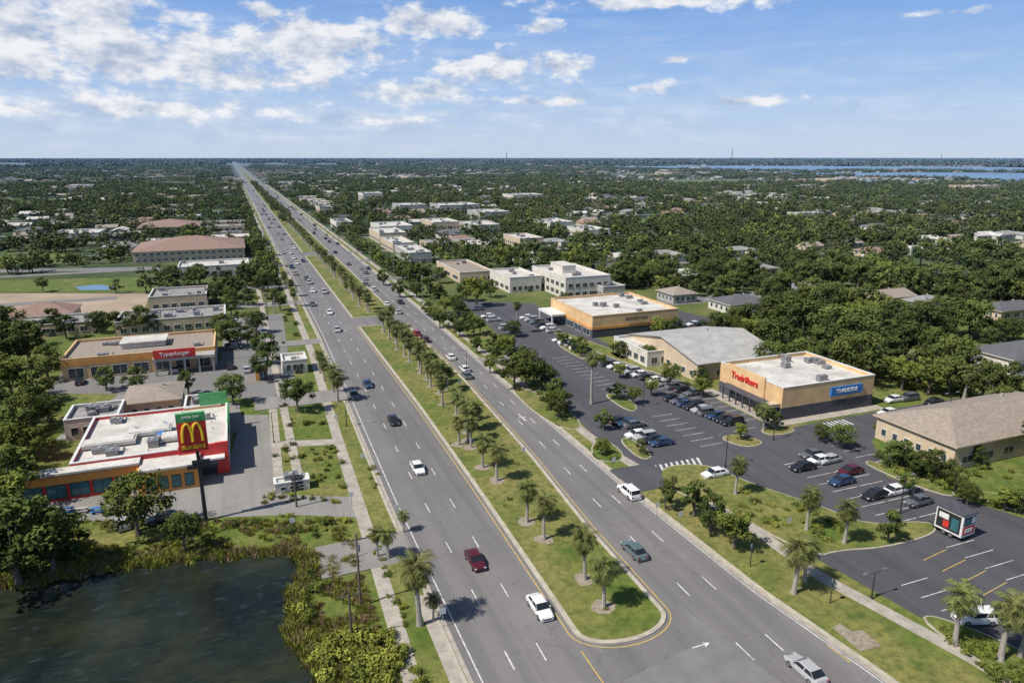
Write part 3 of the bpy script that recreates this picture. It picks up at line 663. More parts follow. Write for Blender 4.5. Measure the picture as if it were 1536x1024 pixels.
# ------------------------------------------------------------------ cars
def car(name, L=4.7, W=1.84, Hh=1.45, kind='sedan'):
    m = M(); l = L/2; w = W/2
    if kind == 'sedan': belt = [(-l, .62, .88), (-l+.12, .90, .95), (-l*.7, .98, 1), (-l*.2, .95, 1), (l*.3, .93, 1), (l*.55, .86, .98), (l-.2, .70, .92), (l, .52, .82)]; gh = (-l*.80, -l*.50, l*.16, l*.48)
    elif kind == 'suv': belt = [(-l, .7, .93), (-l+.08, 1.02, .97), (-l*.6, 1.1, 1), (-l*.2, 1.08, 1), (l*.3, 1.06, 1), (l*.5, 1.03, 1), (l-.2, .9, .95), (l, .6, .88)]; gh = (-l+.12, -l+.5, l*.16, l*.46)
    else: belt = [(-l, .85, .95), (-l+.08, 1.05, .98), (-l*.6, 1.08, 1), (-l*.1, 1.08, 1), (l*.3, 1.08, 1), (l*.5, 1.06, 1), (l-.2, .98, .96), (l, .65, .9)]; gh = (-l*.12, -l*.05, l*.26, l*.5)
    rings = []
    for y, zb, k in belt:
        ww = w*k; rg = [(ww*.9, .2), (ww, .38), (ww*1.0, zb*.62+.05), (ww*.94, zb-.03), (ww*.78, zb+.02)]
        k0 = len(m.v); pts = [(x, y, z) for x, z in rg]+[(-x, y, z) for x, z in rg[::-1]]; m.v += pts; rings.append(k0)
    for a, b in zip(rings, rings[1:]):
        for i in range(10):
            j = (i+1) % 10; m.f.append((a+i, b+i, b+j, a+j)[::-1]); m.m.append(0); m.t.append(0)
    m.f.append(tuple(rings[0]+i for i in range(10))); m.m.append(0); m.t.append(0)
    m.f.append(tuple(rings[-1]+9-i for i in range(10))); m.m.append(0); m.t.append(0)
    zb = 1.0 if kind == 'sedan' else 1.09; zb -= .03; wt = w*.76 if kind == 'sedan' else w*.78; wb = w*.88
    B = [(-wb, gh[0]), (wb, gh[0]), (wb, gh[3]), (-wb, gh[3])]; T = [(-wt, gh[1]), (wt, gh[1]), (wt, gh[2]), (-wt, gh[2])]
    zf = zb-.08
    b4 = [(B[0][0], B[0][1], zb), (B[1][0], B[1][1], zb), (B[2][0], B[2][1], zf), (B[3][0], B[3][1], zf)]; t4 = [(x, y, Hh-.05) for x, y in T]
    for i in range(4):
        j = (i+1) % 4; m.poly([b4[i], b4[j], t4[j], t4[i]], 1)
    cyr = (gh[1]+gh[2])/2; r2 = [(x*.8, cyr+(y-cyr)*.82, Hh) for x, y in T]; t5 = [(x*1.04, cyr+(y-cyr)*1.12, Hh-.07) for x, y in T]
    for i in range(4):
        j = (i+1) % 4; m.poly([t5[i], t5[j], r2[j], r2[i]], 0)
    m.poly(r2, 0); m.poly([(x, y, z-.01) for x, y, z in t5[::-1]], 0)
    def pil(pb, pt, wd=.07):
        pb = Vector(pb); pt = Vector(pt); o = Vector((math.copysign(.012, pb.x), 0, .004)); d = Vector((0, wd/2, 0)); pb += o; pt += o
        m.poly([pb-d, pb+d, pt+d, pt-d], 0)
    for s in (-1, 1):
        for fr in ((.0, .0), (1, 1), (.48, .42)) + (((.2, .2),) if kind == 'suv' else ()):
            yb = gh[0]+(gh[3]-gh[0])*fr[0]; yt = gh[1]+(gh[2]-gh[1])*fr[1]; pil((s*wb, yb, zb-.04*fr[0]), (s*wt, yt, Hh-.05), .13)
    if kind == 'pickup':
        m.box(-w*.8, -l+.12, 1.072, w*.8, -l*.16, 1.076, 3)
    for s in (-1, 1):
        for y in (-l*.58, l*.62):
            r = .33 if kind == 'sedan' else .37
            m.cyl((s*(w-.2), y, r), (s*(w+.015), y, r), r, r, 14, 3); m.cyl((s*(w+.016), y, r), (s*(w+.03), y, r), r*.62, r*.55, 10, 4)
        m.box(s*(w*.55), l-.10, .52, s*(w*.84), l+.015, .66, 6); m.box(s*(w*.58), -l-.015, .62, s*(w*.86), -l+.1, .8, 5)
        m.box(s*(w*.98), gh[3]-.35, zb-.08, s*(w*1.1), gh[3]-.15, zb+.06, 0)
    m.box(-w*.5, l-.08, .34, w*.5, l+.012, .5, 1); m.box(-w*.28, -l-.012, .5, w*.28, -l+.05, .62, 6)
    return m.mesh(name, [MCAR, MCG, MWP, MTIRE, MRIM, MTL, MHL])
CM = {'s': car('sedan_mesh'), 'u': car('suv_mesh', 4.75, 1.92, 1.72, 'suv'), 'p': car('pickup_mesh', 5.5, 1.98, 1.82, 'pickup')}
CN = {'s': 'car', 'u': 'suv', 'p': 'pickup_truck'}
COL = {'w': (.78, .78, .77), 's': (.42, .43, .44), 'k': (.02, .02, .023), 'g': (.12, .13, .14), 'b': (.03, .06, .13), 'r': (.30, .02, .02), 'm': (.09, .012, .02), 'e': (.10, .15, .15), 't': (.35, .30, .22)}
def addcar(x, y, rz, c, k='s', z=.038): place(CN[k], CM[k], (x, y, z), rz, 1, col=COL[c])
for u, v, c, k, lane in [(624, 706, 'w', 's', 25.1), (711, 845, 'm', 's', 25.3), (813, 915, 'w', 's', 29.3), (591, 634, 'k', 's', 25.9), (544, 580, 'b', 's', 25.2), (520, 597, 'g', 's', 21), (503, 497, 's', 's', 26), (490, 471, 'w', 's', 27), (476, 458, 'g', 's', 23), (469, 438, 'w', 's', 26), (482, 440, 's', 'u', 30)]:
    X, Y = g(u, v); addcar(lane if lane else X, Y, math.pi, c, k)
for u, v, c, k in [(951, 830, 'e', 's'), (943, 742, 'w', 'u'), (1208, 1010, 's', 's'), (697, 556, 'w', 's'), (700, 566, 'g', 's'), (637, 512, 'm', 'u'), (625, 503, 'r', 'u'), (676, 538, 'w', 's'), (597, 470, 's', 's'), (580, 458, 'w', 's'), (560, 436, 'w', 'u'), (600, 455, 'k', 's'), (548, 428, 'g', 's')]:
    X, Y = g(u, v); addcar(X, Y, 0, c, k)
for i in range(75):
    y = 300*math.exp(R.uniform(0, 1.5)); side = R.random() < .5
    x = R.choice((21.8+1.2, 26.5, 30.2)) if side else R.choice((50.2, 53.6, 57))
    addcar(x, y, math.pi if side else 0, R.choice('wwwsskgbgtk'), R.choice('ssu'))
def prow(u0, v0, u1, v1, n, rz, cols, skip=.0, kinds='ssu'):
    a = Vector(g(u0, v0)); b = Vector(g(u1, v1))
    for i in range(n):
        if R.random() < skip: continue
        p = a.lerp(b, i/max(1, n-1)); addcar(p.x, p.y, rz+R.uniform(-.04, .04)+(math.pi if R.random() < .3 else 0), cols[i % len(cols)], R.choice(kinds), .025)
h90 = math.pi/2
prow(912, 548, 1040, 592, 11, h90, 'gwwswkwsgk'); prow(1010, 600, 1098, 636, 9, h90, 'kgbksgbk'); prow(930, 634, 952, 640, 3, h90, 'kbg'); prow(955, 655, 992, 667, 4, h90, 'wskb')
prow(840, 512, 885, 532, 6, h90, 'wwswkw', .1); prow(1040, 488, 1075, 498, 4, h90, 'wkws'); prow(790, 478, 830, 498, 6, h90, 'wsgkws', .1); prow(700, 456, 770, 500, 9, h90, 'wsgkws', .35)
prow(850, 455, 900, 468, 7, h90, 'wkgswk', .2); prow(950, 480, 985, 492, 5, h90, 'skwgs', .2); prow(350, 485, 350, 525, 7, h90, 'wkgsw', .3)
for u, v, c, k in [(1204, 704, 'k', 's'), (1218, 685, 'g', 's'), (1243, 693, 's', 's'), (1228, 694, 'w', 's'), (1262, 725, 'b', 's'), (1275, 710, 'm', 's'), (1312, 746, 'k', 's'), (1340, 740, 'w', 's'), (1377, 756, 'g', 's'), (1072, 714, 'w', 's'), (1340, 602, 'w', 's'), (1362, 600, 'g', 'u'), (1332, 622, 'w', 's'), (1400, 606, 'k', 's'), (1396, 520, 'w', 's'), (1420, 524, 'k', 's')]:
    X, Y = g(u, v); addcar(X, Y, h90+R.uniform(-.05, .05), c, k, .025)
X, Y = g(1462, 932); addcar(X, Y, math.radians(70), 'w', 'u', .025)
X, Y = g(182, 788); addcar(X, Y, .3, 's', 'u', .025); X, Y = g(246, 782); addcar(X, Y, h90, 'k', 's', .025)
for u, v, c in [(345, 552, 'k'), (262, 556, 'w'), (370, 557, 's'), (120, 575, 'k'), (395, 500, 'w'), (385, 515, 'g')]: X, Y = g(u, v); addcar(X, Y, 0.1, c, 's', .025)
# ------------------------------------------------------------------ individually placed plants
def TW(X, Y, h, kind=None, name='oak_tree'):
    k = R.randrange(5) if kind is None else kind
    if name == 'oak_tree' and k == 3: name = 'shade_tree'
    place(name, oakN[k], (X, Y, 0), R.uniform(0, 6.28), (h/8*R.uniform(.98, 1.15), h/8*R.uniform(.98, 1.15), h/8)); addh(X, Y, h*.4)
def T(u, v, h, kind=None, name='oak_tree'): TW(*g(u, v), h, kind, name)
for t in [(208, 802, 9, 1), (30, 880, 11.5, 0), (82, 862, 9, 1), (-10, 850, 13, 4), (278, 828, 6.0), (350, 606, 6.8, 1), (447, 618, 7.4, 0), (283, 592, 6), (205, 586, 6), (160, 586, 6), (20, 600, 10), (55, 606, 8), (12, 560, 13), (45, 548, 12), (10, 525, 13), (72, 570, 9), (20, 760, 10), (-10, 720, 10), (0, 800, 10), (345, 522, 8), (333, 505, 7), (402, 545, 8), (395, 570, 7), (175, 505, 8), (210, 503, 9), (150, 500, 7), (100, 508, 7), (340, 450, 9), (372, 430, 10), (325, 455, 8), (355, 448, 9), (258, 430, 9), (292, 428, 8), (182, 392, 9), (65, 438, 6), (392, 384, 10), (300, 430, 8),
          (790, 582, 9, 1), (772, 582, 8, 0), (826, 616, 6.5), (838, 626, 6), (902, 684, 3.6), (715, 460, 12, 3), (700, 452, 9), (905, 644, 4.5), (735, 446, 7), (660, 425, 7), (642, 474, 5), (660, 492, 6), (600, 446, 7), (575, 428, 7), (625, 446, 6), (1052, 595, 5, 3), (1145, 640, 5), (1005, 580, 6, 3), (970, 545, 5), (1040, 775, 6.0, 2), (1064, 798, 6, 4), (1100, 824, 6.5, 3), (998, 762, 4.8, 2), (1332, 812, 5, 2), (1352, 704, 5.5), (1404, 722, 5.5), (1376, 716, 5), (1335, 700, 5), (1432, 735, 4), (1505, 766, 4, 3), (1530, 770, 4), (1262, 672, 4.6), (1232, 662, 3.5),
          (1392, 592, 9), (1352, 585, 8), (1422, 592, 9), (1472, 604, 10), (1512, 600, 9), (1375, 575, 9), (1445, 580, 10), (1330, 560, 10), (1240, 535, 14, 0), (1282, 545, 13, 1), (1200, 520, 14, 2), (1180, 505, 13), (1302, 562, 11), (1262, 560, 9), (1220, 545, 10), (1160, 500, 12), (1250, 480, 12, 3), (1540, 640, 9), (1500, 625, 7), (1150, 495, 8), (940, 430, 8), (925, 425, 8),
          (870, 530, 5), (850, 470, 7), (735, 560, 5), (715, 530, 5), (690, 505, 5), (680, 490, 5), (650, 480, 5), (745, 545, 6), (760, 530, 5), (720, 500, 5), (700, 490, 5), (770, 505, 5), (740, 525, 5), (1010, 440, 8, 3), (990, 438, 7), (430, 590, 3.5), (372, 520, 6), (385, 500, 7), (30, 690, 8), (5, 640, 10), (60, 690, 6), (40, 650, 8), (-5, 600, 12), (75, 635, 6), (15, 680, 9),
          (1465, 700, 4), (1110, 660, 3.6, 3), (950, 606, 4.2, 3), (925, 600, 4), (960, 682, 3.2), (1360, 740, 3.6), (1450, 756, 3.6), (1520, 660, 5), (1340, 486, 8), (1300, 442, 9), (1440, 460, 9), (1215, 475, 11), (1100, 440, 9), (1060, 440, 9), (80, 500, 8), (-5, 500, 8), (230, 500, 6), (1410, 440, 12, 1), (1460, 425, 14, 0), (1500, 440, 13, 1), (1380, 400, 12, 0), (1250, 410, 12, 3), (1480, 450, 13, 0), (1530, 450, 13, 1), (1350, 425, 11, 0)]:
    T(*t)
for i in range(30):
    y = R.uniform(112, 290); x = SR(y)+R.uniform(2.5, 9)
    if not blocked(x, y, 1, False): TW(x, y, R.uniform(3.8, 6.5))
for x, y in ((92.8, 158), (92.8, 161.5), (83.2, 162), (83.2, 168), (83.2, 174), (95, 101), (83.5, 128), (83.5, 142), (99.6, 132), (99.6, 150), (84, 152)): TW(x, y, R.uniform(3.6, 5))
for i in range(24):
    y = R.uniform(172, 300); x = R.uniform(-6, 12)
    if not blocked(x, y, 1, False): TW(x, y, R.uniform(4.5, 8))
def PL(u, v, h, tall=False, X=None):
    x, y = g(u, v)
    me = palmT if tall else R.choice(palmN); k = h/(11.2 if tall else 6.9)
    place('palm_tree', me, (x, y, .05), R.uniform(0, 6.28), k); addh(x, y, 2)
mul = M()
def bed(x, y, r=1.3, z=.2):
    pts = [(x+r*R.uniform(.8, 1.1)*math.cos(i*.785), y+r*R.uniform(.8, 1.1)*math.sin(i*.785), z) for i in range(8)]; mul.poly(pts)
for u, v, h in [(905, 912, 7.2), (877, 870, 7.2), (816, 810, 6.9), (790, 784, 6.9), (745, 722, 7.0), (724, 702, 6.8), (702, 662, 6.8), (706, 672, 6.4), (688, 668, 6.2)]:
    PL(u, v, h); x, y = g(u, v); bed(x, y, 1.5)
y = 122
while y < 620:
    if not (217 < y < 234 or 393 < y < 412):
        x = (E2(y)+E3(y))/2+R.uniform(-1.2, .3)-1.0; bed(x, y, 1.1)
        place('palm_tree', R.choice(palmN), (x, y, .1), R.uniform(0, 6.28), R.uniform(.92, 1.12)); addh(x, y, 1)
        if y < 220 and R.random() < .6: place('palm_tree', R.choice(palmN), (x+R.uniform(1.5, 3), y+1.5, .1), R.uniform(0, 6.28), R.uniform(.8, 1.05))
    y += R.choice((4, 5.5, 7.5)) if y < 220 else R.uniform(5, 7)
mul.obj('mulch_beds', [MMULCH])
for t in [(630, 938, 8.8), (583, 838, 5), (566, 835, 4.4), (650, 932, 3.8), (605, 798, 3.5), (1190, 890, 8), (1207, 872, 6.3), (1103, 742, 6.3), (1210, 795, 6.8), (1266, 815, 6.8), (1432, 968, 7.6), (1500, 992, 8.2), (1530, 985, 7.4), (1445, 600, 8), (487, 572, 6.5), (500, 588, 7), (507, 602, 7.5), (480, 560, 6), (1145, 646, 5.5), (40, 655, 5.5), (1010, 738, 3), (436, 445, 7), (443, 460, 7), (428, 430, 7), (520, 440, 5)]: PL(*t)
PL(887, 606, 12, True); PL(775, 500, 10.5, True); PL(412, 470, 9, True)
def Bw(x, y, s, k=None):
    place('shrub', bushN[R.randrange(3) if k is None else k], (x, y, 0), R.uniform(0, 6.28), (s*R.uniform(.85, 1.3), s*R.uniform(.85, 1.3), s))
def Bpoly(pix, n, s0, s1, k=None):
    p = [g(*q) for q in pix]; xs = [q[0] for q in p]; ys = [q[1] for q in p]; c = 0; it = 0
    while c < n and it < n*60:
        it += 1; x = R.uniform(min(xs), max(xs)); y = R.uniform(min(ys), max(ys))
        if inpoly(x, y, p) and not inpoly(x, y, pw): Bw(x, y, R.uniform(s0, s1), k); c += 1
Bpoly([(440, 880), (480, 850), (482, 960), (440, 935)], 12, .8, 1.7); Bpoly([(430, 985), (500, 950), (590, 955), (660, 1040), (420, 1040)], 48, .9, 1.9, 2)
Bpoly([(430, 985), (500, 950), (640, 1040), (420, 1040)], 6, 1.2, 1.8, 1)
Bpoly([(430, 800), (530, 770), (530, 785), (450, 815)], 14, .5, 1.1); Bpoly([(330, 785), (440, 772), (440, 782), (340, 792)], 8, .5, .9)
Bpoly([(410, 672), (440, 665), (510, 668), (520, 740), (470, 735), (470, 700), (410, 695)], 34, .35, .9); Bpoly([(395, 742), (515, 742), (515, 756), (395, 756)], 18, .4, .8)
Bpoly([(420, 604), (490, 604), (500, 655), (425, 655)], 12, .4, 1.0); Bpoly([(100, 868), (330, 830), (330, 818), (100, 850)], 26, .35, 1.0, 2)
Bpoly([(1385, 935), (1410, 930), (1560, 1000), (1590, 1040), (1500, 1030)], 30, .6, 1.2, 1); Bpoly([(1100, 735), (1240, 770), (1290, 795), (1220, 822), (1110, 770)], 40, .35, 1.05)
Bpoly([(1320, 680), (1440, 725), (1420, 742), (1310, 700)], 18, .9, 1.7); Bpoly([(890, 665), (930, 680), (920, 690), (895, 686)], 6, .6, 1.2, 1); Bpoly([(545, 690), (565, 690), (575, 735), (560, 735)], 7, .4, .8)
Bpoly([(0, 770), (90, 800), (110, 862), (0, 880)], 22, 1.0, 2.0); Bpoly([(0, 600), (80, 610), (60, 680), (0, 700)], 14, 1.0, 2.2); Bpoly([(1430, 735), (1540, 760), (1540, 772), (1440, 748)], 10, .8, 1.2)
Bpoly([(610, 440), (700, 490), (780, 560), (860, 625), (880, 640), (800, 590), (700, 510)], 45, .5, 1.2); Bpoly([(545, 800), (560, 800), (600, 900), (620, 940), (600, 940)], 12, .4, .9)
Bpoly([(1315, 640), (1420, 690), (1425, 715), (1312, 672)], 18, .9, 1.5); Bpoly([(60, 600), (100, 655), (20, 740), (0, 700)], 16, .8, 1.6); Bpoly([(360, 400), (440, 400), (455, 600), (420, 600), (345, 480)], 40, .7, 1.6)
Bpoly([(1350, 560), (1536, 590), (1536, 600), (1340, 590)], 16, 1.2, 2.2); Bpoly([(1440, 680), (1560, 712), (1560, 722), (1440, 712)], 12, .6, 1.1)
for i in range(34):
    y = R.uniform(62, 215); Bw(R.uniform(E2(y)+1.6, E3(y)-1.6), y, R.uniform(.3, .65))
# ------------------------------------------------------------------ street furniture
def lamp(u, v, h, d=1):
    X, Y = g(u, v); m = M(); m.cyl((0, 0, 0), (0, 0, .5), .16, .12, 8); m.cyl((0, 0, .5), (0, 0, h), .09, .05, 8)
    m.cyl((0, 0, h-.1), (d*1.3, 0, h+.15), .035, .03, 6); m.box(d*1.2, -.14, h+.1, d*1.85, .14, h+.24, 1); m.cyl((0, 0, h-.1), (-d*1.3, 0, h+.15), .035, .03, 6); m.box(-d*1.2, -.14, h+.1, -d*1.85, .14, h+.24, 1)
    m.obj('street_lamp', [MBK, MMET], loc=(X, Y, .03))
lamp(1307, 898, 3.6); lamp(411, 664, 6); lamp(1088, 700, 6); lamp(1160, 660, 7); lamp(965, 610, 7); lamp(520, 640, 5); lamp(1420, 640, 7); lamp(1350, 770, 6); lamp(700, 560, 6)
def pedlamp(u, v):
    X, Y = g(u, v); m = M(); m.cyl((0, 0, 0), (0, 0, 2.6), .07, .05, 8); m.cyl((0, 0, 2.6), (0, 0, 2.75), .1, .24, 8, 0); m.cyl((0, 0, 2.75), (0, 0, 3.15), .17, .2, 8, 1); m.cyl((0, 0, 3.15), (0, 0, 3.4), .28, .03, 8, 0); m.obj('path_lantern', [MBK, MTEAL], loc=(X, Y, .1))
pedlamp(1245, 905); pedlamp(1125, 850)
def pole(u, v, h, arm=True):
    X, Y = g(u, v); m = M(); m.cyl((0, 0, 0), (0, 0, h), .16, .1, 8)
    m.box(-1.2, -.06, h-.8, 1.2, .06, h-.68)
    for x in (-1.1, -.5, .5, 1.1): m.cyl((x, 0, h-.68), (x, 0, h-.45), .05, .04, 6, 1)
    if arm: m.cyl((.15, 0, h-2.3), (.15, 0, h-1.5), .2, .2, 8, 1); m.cyl((0, 0, h-3), (2.2, 0, h-2.5), .04, .03, 6, 1); m.box(2.1, -.15, h-2.58, 2.8, .15, h-2.42, 1)
    m.obj('utility_pole', [MWOOD, MMET], loc=(X, Y, 0))
pole(541, 908, 9.6); pole(528, 962, 6.5, False); pole(1455, 590, 9, False); pole(402, 480, 9); pole(660, 440, 8); pole(445, 760, 6, False)
for i, yv in enumerate((250, 300, 360, 430, 520, 640)):
    for xx in (17.0, 61.8):
        m = M(); m.cyl((0, 0, 0), (0, 0, 10), .13, .07, 7); s_ = 1 if xx < 30 else -1; m.cyl((0, 0, 9.9), (s_*2.6, 0, 10.3), .05, .04, 6); m.box(s_*2.5, -.16, 10.22, s_*3.3, .16, 10.38); m.obj('street_lamp', [MMET], loc=(xx, yv, .1))
X, Y = g(309, 780); e = empty('restaurant_pylon_sign', (X, Y, 0))
m = M(); m.cyl((0, 0, 0), (0, 0, 11.2), .30, .24, 12); m.obj('pole', [MBK], e)
m = M(); m.box(-1.6, -.35, 8.5, 2.6, .35, 9.0); m.box(-.9, -.3, 9.1, 1.5, .3, 9.6); m.obj('reader_board', [MBK], e)
m = M(); m.box(-2.3, -.3, 11.2, 1.5, .3, 12.5); m.obj('lower_panel', [MRW], e)
m = M(); m.box(-2.3, -.3, 12.5, 1.5, .3, 15.7); m.obj('main_panel', [MRW], e)
m = M(); m.box(-2.3, -.3, 15.7, 1.5, .3, 17.0); m.obj('green_panel', [MGS], e)
m = M()
for s in (-1, 1):
    pr = None
    for i in range(17):
        t = math.pi*i/16; p = (-.4+s*.66+.66*math.cos(t), -.38, 12.75+2.7*math.sin(t)**.75)
        if pr: m.cyl(pr, p, .2, .2, 6)
        pr = p
m.obj('arches', [MYS], e); text('BURGERS', .75, (-.4, -.34, 11.9), (h90, 0, 0), MYS, e); text('OPEN 24H', .5, (-.4, -.34, 16.4), (h90, 0, 0), MWP, e)
# box trailer with advertising panels parked in the near lot
X, Y = g(1450, 810); e = empty('box_trailer', (X, Y, .02), math.radians(4))
m = M(); m.box(-1.5, 0, .7, 1.5, 3.9, 3.9); m.obj('cargo_box', [MWP], e)
m = M(); m.box(-1.6, -.1, 3.91, 1.6, 4.0, 4.1); m.box(-1.3, .0, .5, 1.3, 4.4, .69); m.cyl((0, 4.4, .6), (0, 5.6, .55), .06, .06, 6); m.obj('roof_and_chassis', [MDW], e)
m = M(); m.box(-1.54, .3, 1.0, -1.502, 3.7, 3.7, 0); m.box(-1.57, .55, 1.3, -1.543, 1.6, 3.1, 3); m.box(-1.57, 1.9, 1.3, -1.543, 2.7, 2.3, 2); m.box(-1.57, 2.0, 2.5, -1.543, 3.4, 3.3, 1)
m.box(-1.25, -.04, 2.4, 1.25, -.003, 3.65, 0); m.box(-1.1, -.07, 2.6, .2, -.042, 3.5, 3); m.box(.35, -.07, 2.6, 1.1, -.042, 3.5, 1); m.box(-1.25, -.04, 1.0, 1.25, -.003, 2.2, 2); m.box(-.9, -.07, 1.3, .7, -.042, 1.9, 1); m.obj('graphic_panels', [MBK, MWP, MRW, MTEAL, MOW], e)
m = M()
for s in (-1, 1):
    for y_ in (1.5, 2.5): m.cyl((s*1.2, y_, .4), (s*1.5, y_, .4), .4, .4, 14, 0); m.cyl((s*1.51, y_, .4), (s*1.53, y_, .4), .22, .2, 10, 1)
m.obj('wheels', [MTIRE, MRIM], e)
def sign(u, v, h=2.4):
    X, Y = g(u, v); m = M(); m.cyl((0, 0, 0), (0, 0, h), .035, .035, 6); m.box(-.35, -.03, h-.75, .35, -.005, h, 1); m.obj('road_sign', [MMET, MWP], loc=(X, Y, .1))
for q in [(665, 940), (545, 700), (785, 690), (920, 706), (985, 776), (1020, 790), (528, 760), (596, 780), (505, 640), (690, 585), (1182, 800), (440, 800), (650, 520)]: sign(*q)
for i in range(5):
    x, y = g(80+i*22, 768); m = M(); m.box(-.8, -.3, .68, .8, .3, .75); m.box(-.8, -.75, .4, .8, -.5, .46); m.box(-.8, .5, .4, .8, .75, .46); m.box(-.6, -.7, 0, -.5, .7, .4); m.box(.5, -.7, 0, .6, .7, .4); m.box(-.6, -.1, .4, -.5, .1, .68); m.box(.5, -.1, .4, .6, .1, .68); m.obj('picnic_bench', [MBL if i % 2 else MGW], loc=(x, y, .03))
for u, dd, h in ((760, 5200, 92), (1098, 5600, 112), (1412, 7000, 80)):
    az = math.atan2((u-768)/1085.7, 1)+YW; X, Y = dd*math.sin(az), dd*math.cos(az); m = M()
    for k in range(3):
        a = k*2.094; m.cyl((4*math.cos(a), 4*math.sin(a), 0), (math.cos(a), math.sin(a), h), .9, .6, 4)
    for z in range(0, h, 8):
        for k in range(3):
            r0 = 4-3*z/h; r1 = 4-3*(z+8)/h; a = k*2.094; b_ = a+2.094; m.cyl((r0*math.cos(a), r0*math.sin(a), z), (r1*math.cos(b_), r1*math.sin(b_), z+8), .35, .35, 4)
    m.obj('radio_mast', [MMET], loc=(X, Y, 0))
# ------------------------------------------------------------------ suburb blocks
def houseproto(a, b, wall, roof, hip, ell):
    m = M(); W = M(); Rf = M(); G_ = M(); F_ = M()
    W.box(-a, -b, 0, a, b, 2.9, 0, False); roofgeo(Rf, W, a, b, 2.9, 1.9, hip, 'x', .5)
    openings(G_, F_, -a+.5, a-.5, -b-.002, .9, 2.2, 4, 'x', -1, .5); openings(G_, F_, -b+.5, b-.5, -a-.002, .9, 2.2, 2, 'y', -1, .4)
    for src, mi in ((W, 0), (Rf, 1), (G_, 2), (F_, 3)):
        n = len(m.v); m.v += src.v; m.f += [tuple(n+i for i in f) for f in src.f]; m.m += [mi]*len(src.f); m.t += src.t
    if ell:
        m.box(a-6, -b-5, 0, a-.3, -b-.01, 2.7, 0, False); z = 2.7
        m.poly([(a-6.4, -b-5.4, z), (a+.1, -b-5.4, z), (a-3.15, -b-5.4+0, z+1.5)], 0); m.poly([(a-6.4, -b-5.4, z), (a-3.15, -b-5.4, z+1.5), (a-3.15, 0, z+1.5), (a-6.4, 0, z)], 1); m.poly([(a+.1, -b-5.4, z), (a+.1, 0, z), (a-3.15, 0, z+1.5), (a-3.15, -b-5.4, z+1.5)], 1)
        m.box(a-5, -b-5.06, 0.05, a-1.4, -b-5.005, 2.2, 3)
    return m.mesh('house_mesh', [wall, roof, MGLS, MWP])
HP = [houseproto(8, 5, MWW, MGRR, True, True), houseproto(7, 5, MTW, MTNR, False, False), houseproto(9, 5.5, MWW, MDKR, True, True), houseproto(8, 5, MGW, MWHR, False, False), houseproto(7.5, 5.5, MTW, MBRR, True, True), houseproto(9, 5, MWW, MWHR, False, True)]
strm = M(); inst = []
rows = []
Yk = 300
while Yk < 4200:
    rows.append(Yk); Yk += R.uniform(62, 76) if Yk < 1400 else R.uniform(100, 150)
for Yk in rows:
    for x0, x1 in ((120, 130+Yk*1.35), (-130-Yk*.35, -45)):
        strm.poly([(x0, Yk-3, .05), (x1, Yk-3, .05), (x1, Yk+3, .05), (x0, Yk+3, .05)])
        excl([(x0, Yk-4), (x1, Yk-4), (x1, Yk+4), (x0, Yk+4)])
        for sd in (-1, 1):
            x = x0+10
            while x < x1:
                yy = Yk+sd*17+R.uniform(-2, 2)
                if R.random() < .62 and noise.noise(Vector((x*.004, yy*.004, 3))) > -.22 and not blocked(x, yy, 8):
                    rz = (0 if sd > 0 else math.pi)+R.choice((0, 0, 0, h90)); k = R.choice((0, 1, 2, 3, 4, 0, 1, 2, 4, 5)); s = R.uniform(.85, 1.1)
                    if Yk < 560: place('suburban_house', HP[k], (x, yy, 0), rz, s)
                    else: inst.append((x, yy, 0, rz, s, k))
                    addh(x, yy, 9.5 if Yk < 1400 else 12)
                    if R.random() < .5: addh(x-2, yy-12, 5)
                x += R.uniform(22, 33) if Yk < 1400 else R.uniform(30, 60)
strm.obj('street', [MSTR])
BP = []
for w, d, h in ((12, 9, 4.2), (18, 14, 5), (25, 12, 4.8), (9, 8, 4)):
    m = M(); m.box(-w, -d, 0, w, d, h, 0, False); m.poly([(-w+.3, -d+.3, h+.01), (w-.3, -d+.3, h+.01), (w-.3, d-.3, h+.01), (-w+.3, d-.3, h+.01)], 1)
    for q in ((-w, -d, w, -d+.3), (-w, d-.3, w, d), (-w, -d+.3, -w+.3, d-.3), (w-.3, -d+.3, w, d-.3)): m.box(*q[:2], h, *q[2:], h+.5, 0)
    for i in range(8): xx = -w+1+i*(2*w-2)/8; m.box(xx, -d-.06, .8, xx+(2*w-2)/12, -d-.002, 2.8, 2)
    for i in range(6): yq = -d+1+i*(2*d-2)/6; m.box(-w-.06, yq, .8, -w-.002, yq+1.4, 2.8, 2); m.box(w+.002, yq, .8, w+.06, yq+1.4, 2.8, 2)
    for i in range(5): ux, uy = R.uniform(-w+2, w-3), R.uniform(-d+2, d-3); m.box(ux, uy, h+.02, ux+2, uy+1.5, h+1.1, 3)
    BP.append(m.mesh('shop_mesh', [(MWW, MTW, MTW, MGW)[len(BP)], (MWHR, MWHR, MGRR, MGRR)[len(BP)], MGLS, MMET]))
y = 330
while y < 4500:
    for x in (-42, -8, 84, 122):
        if R.random() < .72:
            xx = x+R.uniform(-5, 5); yy = y+R.uniform(-7, 7); k = R.randrange(4)
            if not blocked(xx, yy, 9):
                addh(xx, yy, 13); addh(xx, yy-14, 7)
                if y < 650: place('roadside_shop', BP[k], (xx, yy, 0), 0, .72)
                else: inst.append((xx, yy, 0, 0, .8, 6+k))
    y += 38 if y < 1500 else 65
